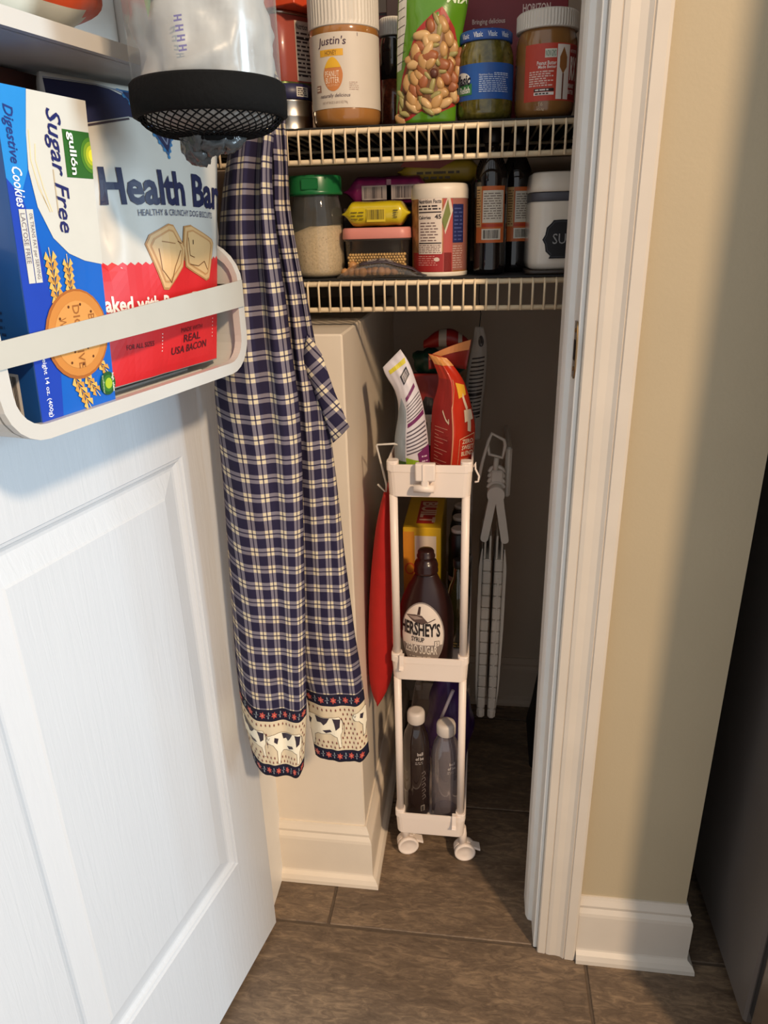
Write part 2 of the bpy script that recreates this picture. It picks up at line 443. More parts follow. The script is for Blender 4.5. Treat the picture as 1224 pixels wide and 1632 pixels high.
# the door: hinged on the left jamb and swung out; raised panels
def door():
    W = 0.49; T = 0.035; Hh = 2.03; zb = 0.012
    b = B(); x = lambda s: -s
    pans = [(0.085, 0.405, 0.243, 0.909), (0.085, 0.405, 1.035, 1.93)]
    def q(s0, s1, z0, z1): b.poly([(x(s1), 0, z0), (x(s0), 0, z0), (x(s0), 0, z1), (x(s1), 0, z1)])
    q(0, 0.085, zb, Hh); q(0.405, W, zb, Hh)
    q(0.085, 0.405, zb, 0.243); q(0.085, 0.405, 0.909, 1.035); q(0.085, 0.405, 1.93, Hh)
    for s0, s1, z0, z1 in pans:
        prof = [(0, 0), (0.0015, 0.0022), (0.005, 0.0030), (0.0065, 0.0052), (0.011, 0.0078), (0.0145, 0.0082), (0.040, 0.0022), (0.0425, 0.0005), (0.045, 0.0005)]
        loops = []
        for i, dd in prof:
            loops.append([(x(s1-i), dd, z0+i), (x(s0+i), dd, z0+i), (x(s0+i), dd, z1-i), (x(s1-i), dd, z1-i)])
        b.loft(loops, cap0=False, cap1=True, smooth=False)
    b.poly([(0, T, zb), (-W, T, zb), (-W, T, Hh), (0, T, Hh)])
    b.poly([(0, 0, zb), (0, T, zb), (0, T, Hh), (0, 0, Hh)]); b.poly([(-W, T, zb), (-W, 0, zb), (-W, 0, Hh), (-W, T, Hh)])
    b.poly([(0, 0, zb), (-W, 0, zb), (-W, T, zb), (0, T, zb)]); b.poly([(0, 0, Hh), (0, T, Hh), (-W, T, Hh), (-W, 0, Hh)])
    b.weld()
    d = obj('door_1', b, M_DOOR, None, tuple(H0), DROT)
    structure(d, 'white six-foot panelled pantry door swung open on the left', 'door')
    for zz in (0.25, 1.0, 1.8):
        h = B(); h.tube([(0.004, 0.038, zz), (0.004, 0.038, zz+0.08)], 0.005, 10); obj('hinge', h, M_BRASS, d)
    return d
DOOR = door()
DOOR['label'] = 'white panelled pantry door with wood-grain emboss, swung open on the left'
# ================================================================== THINGS ON THE DOOR
M_PLASTIC = M('white_plastic', (198, 195, 188), 0.32, var=0.03, vscale=10, sss=0.08)
M_STRAP = M('white_strap', (186, 183, 172), 0.42, var=0.02)

def rect_sweep(b, path, wdir, half_w, tdir_in, t, m=0):
    """thin strip along path; wdir is the width direction, tdir_in the per-point thickness direction"""
    loops = []
    for p, td in zip(path, tdir_in):
        p = Vector(p); w = Vector(wdir)*half_w; td = Vector(td)*t
        loops.append([tuple(p-w), tuple(p+w), tuple(p+w+td), tuple(p-w+td)])
    b.loft(loops, m, smooth=False)

def door_bin(name, label):
    L = 0.163; D = 0.110; r = 0.036; zs = 0.088
    root = thing(name, label, 'door bin', dloc(0.2575, 0.0005, 1.022), DROT, 'white plastic bins screwed to the door')
    path = [(L, zs)] + [(L-r+r*math.cos(a), r-r*math.sin(a)) for a in [PI/2*k/6 for k in range(7)]]
    path += [(-L+r-r*math.sin(a), r-r*math.cos(a)) for a in [PI/2*k/6 for k in range(7)]] + [(-L, zs)]
    def inset(t):
        out = []
        for i, p in enumerate(path):
            a = Vector(path[max(i-1, 0)]); c = Vector(path[min(i+1, len(path)-1)]); d = (c-a).normalized()
            out.append((p[0]+d.y*t, p[1]-d.x*t))
        return out
    inn = inset(0.003); lip = inset(0.0115)
    # shell: bottom and ends in one U-shaped band, running from the door to the front
    b = B(); b.loft([[(x, -o, z) for x, z in path] + [(x, -o, z) for x, z in inn[::-1]] for o in (0.0, D-0.004)], smooth=False)
    b.box(-L+0.004, L-0.004, -0.003, -0.0005, 0.004, 0.125, bev=0.001)
    for sx in (-1, 1):   # end panels curving back to the door
        pf = [(0.0, zs-0.002), (D-0.006, zs-0.002)] + [(D-0.006-0.045+0.045*math.cos(a), zs+0.040*math.sin(a)) for a in [PI/2*k/7 for k in range(8)]] + [(0.0, zs+0.043)]
        x0 = sx*L
        b.loft([[(x0, -o, z) for o, z in pf], [(x0-sx*0.003, -o, z) for o, z in pf]], smooth=False)
    obj('shell', b, M_PLASTIC, root)
    b = B(); b.loft([[(x, -o, z) for x, z in path] + [(x, -o, z) for x, z in lip[::-1]] for o in (D-0.006, D+0.002)], smooth=False)
    for sx in (-1, 1):
        pf = [(D+0.002, zs)] + [(D+0.002-0.050+0.050*math.cos(a), zs+0.044*math.sin(a)) for a in [PI/2*k/7 for k in range(1, 8)]] + [(0.0, zs+0.047)]
        pi_ = [(o-0.007 if k == 0 else o-0.007*max(0, (1-k/7)), z-0.009*min(1, k/4)) for k, (o, z) in enumerate(pf)]
        loops = []
        for (o, z), (oi, zi) in zip(pf, pi_):
            loops.append([(sx*(L+0.0006), -o, z), (sx*(L-0.0075), -o, z), (sx*(L-0.0075), -oi, zi), (sx*(L+0.0006), -oi, zi)])
        b.loft(loops, smooth=False)
    obj('rim', b, M_PLASTIC, root)
    b = B()
    for k in range(5): b.box(-L+0.04, L-0.04, -0.020-0.018*k-0.004, -0.020-0.018*k, 0.0025, 0.0048, bev=0.0008)
    obj('floor_ridges', b, M_PLASTIC, root)
    # strap across the open front, tucked round both ends
    pts = [(L+0.0012, -0.070), (L+0.0012, -D+0.008), (L-0.003, -D-0.0025), (0.0, -D-0.004), (-L+0.003, -D-0.0025), (-L-0.0012, -D+0.008), (-L-0.0012, -0.070)]
    tds = [(1, 0, 0), (0.9, -0.4, 0), (0.4, -0.9, 0), (0, -1, 0), (-0.4, -0.9, 0), (-0.9, -0.4, 0), (-1, 0, 0)]
    loops = []
    for (x, y), td in zip(pts, tds):      # the band narrows and sags a little towards the near end
        k = (x+L)/(2*L); zc = 0.0650+0.0138*k; hw = 0.0090+0.0042*k; td = Vector(td)*0.0014
        loops.append([(x, y, zc-hw), (x, y, zc+hw), (x+td.x, y+td.y, zc+hw), (x+td.x, y+td.y, zc-hw)])
    b = B(); b.loft(loops, smooth=False)
    obj('strap', b, M_STRAP, root)
    return root
bin1 = door_bin('door_bin', 'white plastic door bin with a strap, holding the cookie box and dog biscuits')
bin2 = dup(bin1, dloc(0.2575, 0.0005, 1.287), 'upper white plastic door bin holding an orange and white bag')

# cookie box
def cookie_box():
    a = 0.076
    t = thing('cookie_box', 'tall blue and white sugar free digestive cookie box in the door bin', 'box', dloc(0.3435, 0.1065, 1.0272), rot=(a, 0, DROT))
    W = 0.0405; Hh = 0.224; Dp = 0.062
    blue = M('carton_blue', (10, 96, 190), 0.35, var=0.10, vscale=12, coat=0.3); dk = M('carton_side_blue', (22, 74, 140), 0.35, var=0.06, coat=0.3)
    b = B(); b.box(-W, W, 0, Dp, 0, Hh, 0, bev=0.0008)
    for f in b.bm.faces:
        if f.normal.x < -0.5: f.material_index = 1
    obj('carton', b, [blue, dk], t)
    P = Print()
    navy = (30, 34, 92); wht = (204, 201, 190); gold = (214, 176, 96)
    P.poly([(-W, 0.0), (-0.020, 0.0), (-0.0135, 0.07), (-0.020, 0.13), (-0.030, 0.16), (-W, 0.17)], (24, 62, 168), 1)
    P.poly([(-W, 0.17), (-0.030, 0.16), (-0.0215, 0.1755), (-0.0185, 0.198), (-0.0138, 0.224), (-W, 0.224)], (36, 134, 206), 1)
    P.poly([(-0.0138, 0.2238), (-0.0188, 0.198), (-0.021, 0.176), (-0.0173, 0.153), (-0.0067, 0.133), (0.0065, 0.1222), (0.0218, 0.1165), (W, 0.1130), (W, 0.2238)], wht, 2)
    P.rect(0.0137, 0.173, 0.0402, 0.2035, (44, 96, 34), 3)
    for k, (c, rr) in enumerate((((74, 124, 34), 0.0118), ((122, 152, 36), 0.0092), ((178, 184, 40), 0.0066), ((222, 212, 52), 0.0040))):
        P.poly([(0.0402-rr*0.9*math.sin(PI*i/14), 0.1885+rr*math.cos(PI*i/14)) for i in range(15)], c, 4+k)
    P.text('gullón', 0.0160, 0.1748, 0.0243, 0.2022, (246, 244, 236), bold=0.02, rot=1, layer=8)
    P.text('Sugar Free', -0.0035, 0.1362, 0.0135, 0.2150, navy, bold=0.012, shear=0.25, rot=1, layer=4)
    P.text('Digestive', -0.0375, 0.1790, -0.0275, 0.2130, (34, 52, 120), bold=0.01, shear=0.25, rot=1, layer=3)
    P.text('Cookies', -0.0355, 0.1525, -0.0270, 0.1770, (240, 240, 244), bold=0.012, shear=0.25, rot=1, layer=3)
    P.rect(-0.0345, 0.104, -0.0288, 0.1515, wht, 3); P.rect(-0.0281, 0.104, -0.0222, 0.1515, wht, 3)
    P.text('0% TRANS FAT per SERVING', -0.0272, 0.1065, -0.0232, 0.149, (120, 110, 120), rot=1, layer=4)
    P.text('LACTOSE FREE', -0.0337, 0.117, -0.0298, 0.149, (120, 110, 120), rot=1, layer=4)
    P.small(0.0005, 0.137, 0.0016, 0.189, 1, (196, 180, 150), 4)
    for c0 in (0.0, 0.004):   # thin gold curves beside the lettering
        P.line([(-0.0165+c0, 0.200-c0*2), (-0.0180+c0, 0.182), (-0.0140+c0, 0.165), (-0.0065+c0*0.5, 0.150)], 0.0008, (226, 206, 160), 3)
    P.poly([(-0.0150, 0.172), (-0.0110, 0.158), (-0.0065, 0.150), (-0.0120, 0.162)], gold, 3)
    # wheat ears
    def ear(x0, z0, x1, z1, n, w):
        d = Vector((x1-x0, z1-z0)); l = d.length; d.normalize(); q = Vector((-d.y, d.x))
        P.line([(x0, z0), (x1, z1)], 0.0012, (168, 118, 48), 3)
        for k in range(n):
            c = Vector((x0, z0)) + d*l*k/n
            for sgn in (-1, 1):
                tip = c + d*(l/n*1.7) + q*sgn*w*0.55; mid = c + d*(l/n*0.8) + q*sgn*w
                P.poly([tuple(c), tuple(mid), tuple(tip)][::sgn], ((226, 178, 92), (206, 150, 66))[k % 2], 4)
        P.line([(x1, z1), (x1+d.x*0.006, z1+d.y*0.006)], 0.0006, (232, 200, 130), 4)
    ear(-0.0100, 0.086, -0.0125, 0.121, 7, 0.0062); ear(0.0035, 0.094, 0.0035, 0.116, 5, 0.0052)
    ear(-0.0040, 0.034, 0.0080, 0.010, 5, 0.0055); ear(0.0080, 0.032, 0.0180, 0.018, 4, 0.0050); ear(0.0240, 0.040, 0.0310, 0.033, 2, 0.0045)
    cx, cz = 0.0052, 0.0640
    P.ell(cx, cz, 0.0325, 0.0335, (168, 98, 42), 5); P.ell(cx+0.0004, cz+0.0004, 0.0305, 0.0315, (200, 130, 60), 6); P.ell(cx, cz, 0.024, 0.025, (212, 148, 78), 7)
    P.text('DIGESTIVE', cx-0.0035, cz-0.025, cx+0.0035, cz+0.022, (156, 96, 44), bold=0.01, rot=1, layer=8)
    P.text('WHEAT', cx-0.0180, cz-0.008, cx-0.0110, cz+0.014, (156, 96, 44), rot=1, layer=8); P.text('BISC', cx+0.0120, cz-0.004, cx+0.0185, cz+0.014, (156, 96, 44), rot=1, layer=8)
    for k in range(11):
        a2 = 2*PI*k/11+0.2; P.ell(cx+0.0215*math.cos(a2), cz+0.0225*math.sin(a2), 0.0011, 0.0011, (96, 52, 22), 8, 8)
    for dx, dz in ((-0.007, 0.004), (0.007, 0.004), (-0.006, -0.012), (0.008, -0.011)): P.ell(cx+dx, cz+dz, 0.001, 0.001, (96, 52, 22), 8, 8)
    P.ell(0.0315, 0.0215, 0.0087, 0.0095, (34, 84, 40), 6); P.ell(0.0315, 0.0215, 0.0062, 0.0068, (54, 116, 44), 7); P.ell(0.0318, 0.0215, 0.0040, 0.0044, (168, 190, 44), 8)
    P.text('high oleic', 0.0355, 0.014, 0.0385, 0.029, (230, 236, 214), bold=0.02, rot=1, layer=8); P.text('sunflower', 0.0247, 0.014, 0.0269, 0.029, (190, 210, 170), rot=1, layer=8)
    P.text('weight 14 oz. (400g)', -0.0340, 0.0085, -0.0290, 0.056, (226, 228, 240), bold=0.01, rot=1, layer=3)
    P.build('print', t, flat(0.0))
    P = Print()   # narrow side facing the viewer: bar code panels and text lines
    P.rect(0.004, 0.090, 0.030, 0.150, wht, 1); P.small(0.006, 0.094, 0.028, 0.146, 14, (150, 146, 140), 2)
    for k, z in enumerate((0.083, 0.078, 0.073, 0.068, 0.058)): P.small(0.004, z-0.0015, 0.048, z+0.0015, 1, (14, 40, 84), 2, ragged=0.2)
    P.rect(0.012, 0.008, 0.046, 0.040, (226, 220, 212), 1); P.bars(0.014, 0.012, 0.044, 0.038, (60, 52, 48), 22)
    P.build('side_print', t, lambda u, v: (-W, Dp-u, v))
cookie_box()

# dog biscuit bag
def grid_pouch(name, parent, front, back, nu, nv, mats, mf=0, mb=0, ms=0):
    b = B()
    F = [[b.bm.verts.new(front(i/nu, j/nv)) for i in range(nu+1)] for j in range(nv+1)]
    K = [[b.bm.verts.new(back(i/nu, j/nv)) for i in range(nu+1)] for j in range(nv+1)]
    for j in range(nv):
        for i in range(nu):
            b.face([F[j][i], F[j][i+1], F[j+1][i+1], F[j+1][i]], mf, True); b.face([K[j][i+1], K[j][i], K[j+1][i], K[j+1][i+1]], mb, True)
        b.face([K[j][0], F[j][0], F[j+1][0], K[j+1][0]], ms, True); b.face([F[j][nu], K[j][nu], K[j+1][nu], F[j+1][nu]], ms, True)
    for i in range(nu):
        b.face([K[0][i], K[0][i+1], F[0][i+1], F[0][i]], mb, True); b.face([F[nv][i], F[nv][i+1], K[nv][i+1], K[nv][i]], mb, True)
    b.weld(2e-5)
    return obj(name, b, mats, parent)
def wob(u, v, s, amp): return amp*mnoise.noise(Vector((u*s, v*s, s)))

def biscuit_bag():
    t = thing('biscuit_bag', 'white, navy and red dog biscuit bag standing in the door bin', 'bag', dloc(0.2, 0.0, 1.0272), DROT)
    W = 0.18; Hh = 0.258
    def S(u, v):
        cu = min(max(u, 0.0), 1.0); cv = min(max(v, 0.0), 1.0)
        BL = (.285, .082, 0.0); BR = (.120, .088, 0.0); TL = (.262, .05, .26); TR = (.082, .098, .253)
        c = [(BL[k]*(1-u)+BR[k]*u)*(1-v)+(TL[k]*(1-u)+TR[k]*u)*v for k in range(3)]
        bul = .016*math.sin(PI*cu)**.8*math.sin(PI*cv)**.7 if 0 < cu < 1 and 0 < cv < 1 else 0.0
        bul += wob(cu, cv, 5.0, 0.0025)*math.sin(PI*cu)
        # deep crease low on the left flank
        bul -= 0.010*math.exp(-(((u-0.13)/0.05)**2 + ((v-0.50)/0.10)**2))
        c[2] = min(c[2], 0.240 + (c[2]-0.240)*0.32)
        return (0.2-c[0], -(c[1]+bul), c[2]+0.008)
    def Kb(u, v):
        p = S(u, v); o = 0.032 + 0.012*v
        return (p[0]*0.98+0.002, -o if -p[1] > o+0.004 else p[1]+0.004, p[2])
    foil = M('bag_white_foil', (192, 190, 181), 0.38, var=0.05, vscale=18, bump=0.15, bscale=40)
    grid_pouch('pouch', t, S, Kb, 30, 36, [foil])
    P = Print(); navy = (24, 30, 66); red = (200, 34, 38); tan = (214, 172, 116)
    U = lambda u: u*W
    V = lambda v: v*Hh
    top = [(u, 0.395+0.012*abs(2*u-0.9)) for u in [k/8 for k in range(9)]]
    teeth = []
    for k in range(44, -1, -1):
        u = k/44; teeth.append((U(u), V(0.388+0.03*(u-0.42)**2 + (0.010 if k % 2 else 0.0))))
    P.poly([(0.0006, V(0.004)), (U(0.996), V(0.004))] + teeth, red, 1)
    P.poly([(0.0005, V(0.94)), (U(0.244), V(0.945)), (U(0.47), V(0.90)), (U(0.995), V(0.93)), (U(0.995), V(0.80)), (U(0.55), V(0.84)), (U(0.38), V(0.855)), (U(0.154), V(0.818)), (0.0005, V(0.80))], navy, 1)
    P.line([(0.0005, V(0.948)), (U(0.244), V(0.954)), (U(0.47), V(0.91)), (U(0.99), V(0.94))], 0.0016, (120, 130, 156), 2)
    P.line([(0.0005, V(0.793)), (U(0.154), V(0.811)), (U(0.38), V(0.848))], 0.0016, (60, 50, 60), 2)
    # printed bandana triangle
    P.poly([(U(0.36), V(0.94)), (U(0.575), V(0.742)), (U(0.70), V(0.93))], (38, 84, 128), 2)
    P.poly([(U(0.38), V(0.93)), (U(0.574), V(0.757)), (U(0.685), V(0.925))], navy, 3)
    P.line([(U(0.43), V(0.915)), (U(0.572), V(0.782)), (U(0.645), V(0.905))], 0.0014, (112, 120, 140), 4)
    P.line([(U(0.47), V(0.905)), (U(0.570), V(0.815)), (U(0.62), V(0.90)), (U(0.50), V(0.87))], 0.0010, (92, 100, 122), 4)
    for k in range(9):
        for (ua, va), (ub, vb) in (((0.36, 0.94), (0.575, 0.742)), ((0.575, 0.742), (0.70, 0.93))):
            f = k/9; x = U(ua+(ub-ua)*f); y = V(va+(vb-va)*f); P.ell(x, y, 0.0018, 0.0018, (52, 116, 160), 2, 6)
    P.text('Health Bars', U(0.155), V(0.575), U(1.06), V(0.690), navy, bold=0.03, layer=3, arc=0.06)
    P.items[-1] = ([(min(x, U(0.998)), y) for x, y in P.items[-1][0]],) + P.items[-1][1:]
    P.text('HEALTHY & CRUNCHY DOG BISCUITS', U(0.333), V(0.545), U(0.910), V(0.566), (54, 62, 92), layer=3, arc=0.2)
    def bis(pts):
        pts = [(U(a), V(c)) for a, c in pts]; mx = sum(p[0] for p in pts)/len(pts); my = sum(p[1] for p in pts)/len(pts)
        P.poly(pts, (176, 128, 76), 3); P.poly([(mx+(x-mx)*0.94, my+(y-my)*0.94) for x, y in pts], (204, 164, 112), 4)
        P.line([(mx+(x-mx)*0.78, my+(y-my)*0.78) for x, y in pts + pts[:1]], 0.0013, (186, 136, 84), 5)
        P.poly([(mx+(x-mx)*0.74, my+(y-my)*0.74) for x, y in pts], (208, 170, 118), 5)
        return mx, my
    mx, my = bis([(0.345, 0.455), (0.375, 0.485), (0.50, 0.522), (0.535, 0.518), (0.625, 0.440), (0.60, 0.375), (0.475, 0.300), (0.440, 0.302)])
    P.line([(mx-0.012, my+0.004), (mx-0.010, my-0.014), (mx+0.001, my-0.026), (mx+0.006, my-0.012), (mx+0.016, my+0.002)], 0.0008, (120, 78, 40), 6)
    P.line([(mx-0.008, my+0.010), (mx+0.008, my+0.008)], 0.0008, (150, 104, 60), 6); P.line([(mx+0.012, my+0.010), (mx+0.018, my+0.008)], 0.0008, (110, 70, 36), 6)
    mx, my = bis([(0.605, 0.455), (0.625, 0.515), (0.69, 0.520), (0.90, 0.470), (0.918, 0.455), (0.865, 0.325), (0.83, 0.318), (0.625, 0.375)])
    P.line([(mx-0.018, my+0.012), (mx-0.016, my-0.004), (mx-0.008, my-0.006)], 0.0008, (120, 78, 40), 6); P.line([(mx-0.010, my+0.010), (mx-0.010, my+0.006)], 0.0012, (60, 40, 26), 6)
    P.line([(mx-0.016, my-0.012), (mx-0.002, my-0.014), (mx+0.008, my-0.010), (mx+0.014, my-0.018)], 0.0008, (110, 70, 36), 6)
    P.text('Baked with Bacon, Egg & Cheese', U(0.03), V(0.232), U(1.16), V(0.300), (240, 236, 228), bold=0.03, layer=3, arc=-0.25)
    P.items[-1] = ([(min(x, U(0.998)), y) for x, y in P.items[-1][0]],) + P.items[-1][1:]
    P.text('MADE WITH', U(0.58), V(0.142), U(0.80), V(0.158), (90, 24, 30), layer=3)
    P.text('REAL', U(0.605), V(0.104), U(0.785), V(0.132), (70, 22, 30), bold=0.015, layer=3)
    P.text('USA BACON', U(0.505), V(0.066), U(0.855), V(0.094), (70, 22, 30), bold=0.015, layer=3)
    for k in range(6):
        P.ell(U(0.425), V(0.15-0.012*k), 0.0007, 0.0007, (240, 210, 200), 3, 6); P.ell(U(0.925), V(0.17-0.014*k), 0.0007, 0.0007, (240, 210, 200), 3, 6)
    P.text('FOR ALL SIZES', U(0.17), V(0.115), U(0.36), V(0.132), (80, 22, 30), layer=3)
    P.build('print', t, lambda x, y: S(x/W, y/Hh), eps=0.0003, step=0.008, vstep=0.008)
biscuit_bag()

# reddish-brown pouch at the back of the bin
def brown_pouch():
    t = thing('snack_pouch', 'dark reddish-brown pouch behind the cookie box in the door bin', 'pouch', dloc(0.318, 0.0, 1.0272), DROT)
    F = lambda u, v: (-0.080+0.162*u, -0.012-0.012*v-0.003*math.sin(PI*u)**.7 - wob(u, v, 6, .0015), 0.256*v+0.001)
    K = lambda u, v: (-0.080+0.162*u, -0.0055-0.006*v, 0.256*v+0.001)
    grid_pouch('pouch', t, F, K, 16, 18, [M('brown_foil', (84, 48, 40), 0.4, var=0.12, vscale=16)])
brown_pouch()

# orange and white bag lying in the upper bin
def orange_bag():
    t = thing('snack_bag', 'orange and white bag lying in the upper door bin', 'bag', dloc(0.285, 0.058, 1.2895), DROT)
    org = M('orange_foil', (224, 88, 46), 0.36, var=0.10, vscale=18, bump=0.2, bscale=50); wh = M('bag_pale_foil', (216, 218, 204), 0.36, var=0.06, vscale=20, bump=0.2, bscale=50)
    b = B(); n = 26; loops = []; mats = []
    for j in range(25):
        v = j/24; x = -0.120 + 0.178*v
        r = 0.046*min(1, (math.sin(PI*min(max(v, 0.03), 0.97)))**0.45)
        lp = []
        for i in range(n):
            a = 2*PI*i/n; rr = 1 + 0.10*mnoise.noise(Vector((math.cos(a)*1.5, math.sin(a)*1.5, v*5)))
            lp.append((x, -0.002 + 0.047*math.cos(a)*rr*(0.55+0.45*r/0.046), 0.040 + r*0.86*math.sin(a)*rr))
        loops.append(lp)
    b.loft(loops, 0)
    for f in b.bm.faces:
        c = f.calc_center_median()
        f.material_index = 1 if c.z < 0.026 + 0.06*max(0, -c.x-0.02) and c.x < 0.042 else 0
    lo = min(v.co.z for v in b.bm.verts)
    for v in b.bm.verts: v.co.z -= lo
    obj('pouch', b, [org, wh], t)
orange_bag()

# mesh grocery-bag dispenser stuffed with plastic bags, hanging out from the door
def dispenser():
    t = thing('bag_dispenser', 'clear tube of plastic bags with a black band, hanging off the door', 'bag dispenser', (-0.205, 0.58, 1.175), 0.0)
    R = 0.0535
    wht = M('plastic_bag_white', (176, 172, 166), 0.35, var=0.16, vscale=40, bump=0.7, bscale=30)
    film = thin_glass('clear_film', (248, 250, 250), 0.07, 0.15, (214, 218, 218), 0.10)
    blk = M('black_elastic', (8, 8, 8), 0.85, var=0.15, vscale=180, bump=0.3, bscale=300, spec=0.2)
    gry = M('grey_plastic_bag', (76, 78, 78), 0.25, var=0.3, vscale=40, bump=0.6, bscale=70)
    b = B(); loops = []
    n = 72; nz = 60
    for j in range(nz+1):
        z = 0.084 + 0.32*j/nz; lp = []
        for i in range(n):
            a = 2*PI*i/n; d = Vector((math.sin(a)*R, -math.cos(a)*R, z))
            cr = abs(mnoise.noise(d*24))*0.014 + abs(mnoise.noise(d*55))*0.007
            rr = R - 0.0018 - cr
            lp.append((rr*math.sin(a), -rr*math.cos(a), z))
        loops.append(lp)
    b.loft(loops); bags = obj('stuffed_bags', b, wht, t)
    P = Print()
    pur = (96, 84, 150); grn = (120, 158, 120)
    for k in range(4):
        z = 0.0975+0.0056*k; P.line([(0.0010-0.0004*k, z), (0.0065-0.0004*k, z+0.0006)], 0.0011, pur); P.line([(0.0014-0.0004*k, z+0.0026), (0.0068-0.0004*k, z+0.0030)], 0.0011, pur); P.line([(0.0038-0.0004*k, z), (0.0040-0.0004*k, z+0.0030)], 0.0010, pur)
    P.build('purple_lettering', bags, cyl(R-0.0008), step=0.004)
    P = Print(); P.poly([(-0.023, 0.139), (-0.019, 0.118), (-0.0165, 0.123), (-0.015, 0.129), (-0.007, 0.131), (-0.008, 0.135), (-0.015, 0.136), (-0.016, 0.142)], grn); P.build('green_print', bags, cyl(R-0.0008), step=0.004)
    b = B(); b.lathe([(R, 0.080), (R, 0.42)], 72, cap0=False, cap1=False); obj('film_tube', b, film, t)
    b = B(); b.lathe([(R+0.0005, 0.0635), (R+0.0030, 0.065), (R+0.0034, 0.074), (R+0.0028, 0.0845), (R+0.0008, 0.0865), (R-0.001, 0.0865), (R-0.001, 0.0635), (R+0.0005, 0.0635)], 72, cap0=False, cap1=False); obj('elastic_band', b, blk, t)
    # netting below the band: two families of crossing cords over the bulging bag
    def net(k, tt):   # radius and height along the tapering bottom
        return (0.0175+(R-0.001-0.0175)*math.cos(tt*PI/2)**0.8, 0.0665-0.015*math.sin(tt*PI/2)**1.0)
    b = B(); N = 42
    for fam in (-1, 1):
        for k in range(N):
            pts = []
            for q in range(9):
                tt = q/8; r, z = net(k, tt); a = 2*PI*k/N + fam*tt*0.75
                pts.append((r*math.sin(a), -r*math.cos(a), z))
            b.tube(pts, 0.00055, 4)
    nt_ = obj('net', b, blk, t)
    b = B(); b.lathe([(R-0.004, 0.071)] + [(max(0.004, net(0, q/8)[0]-0.003), net(0, q/8)[1]+0.003) for q in range(9)], 48); obj('bulging_bag', b, wht, bags)
    b = B(); b.tube([(0.0178*math.sin(2*PI*k/24), -0.0178*math.cos(2*PI*k/24), 0.0510) for k in range(25)], 0.0028, 6, caps=False); obj('drawstring_hem', b, blk, t)
    b = B()
    for (c, r, sc, sd) in (((-0.004, -0.004, 0.056), 0.017, (1.2, 1.0, 0.9), 1.3), ((0.010, 0.0, 0.055), 0.013, (1.0, 1.0, 1.0), 4.1), ((-0.012, -0.003, 0.046), 0.012, (0.9, 0.9, 1.1), 7.7), ((0.001, -0.006, 0.050), 0.013, (1.1, 0.9, 0.8), 9.9)):
        ret = bmesh.ops.create_icosphere(b.bm, subdivisions=4, radius=1.0)
        for v in ret['verts']:
            p = v.co.copy(); q = p*1.35 + Vector((sd, sd, 0))
            rd = 1 - 0.55*abs(mnoise.noise(q)) - 0.18*abs(mnoise.noise(q*2.6)) + 0.15*mnoise.noise(q*0.7)
            v.co = Vector((p.x*sc[0], p.y*sc[1], p.z*sc[2]))*r*rd*1.2 + Vector(c)
    for f in b.bm.faces: f.smooth = True
    obj('protruding_bag', b, gry, t)
    # cord up to a hook on the door
    b = B(); b.tube([(-0.05, 0, 0.42), (-0.095, 0.02, 0.60), (-0.165, 0.03, 0.66)], 0.0015, 6); b.tube([(0.05, 0, 0.42), (0.0, 0.01, 0.58), (-0.165, 0.03, 0.66)], 0.0015, 6); obj('hanging_cord', b, blk, t)
dispenser()
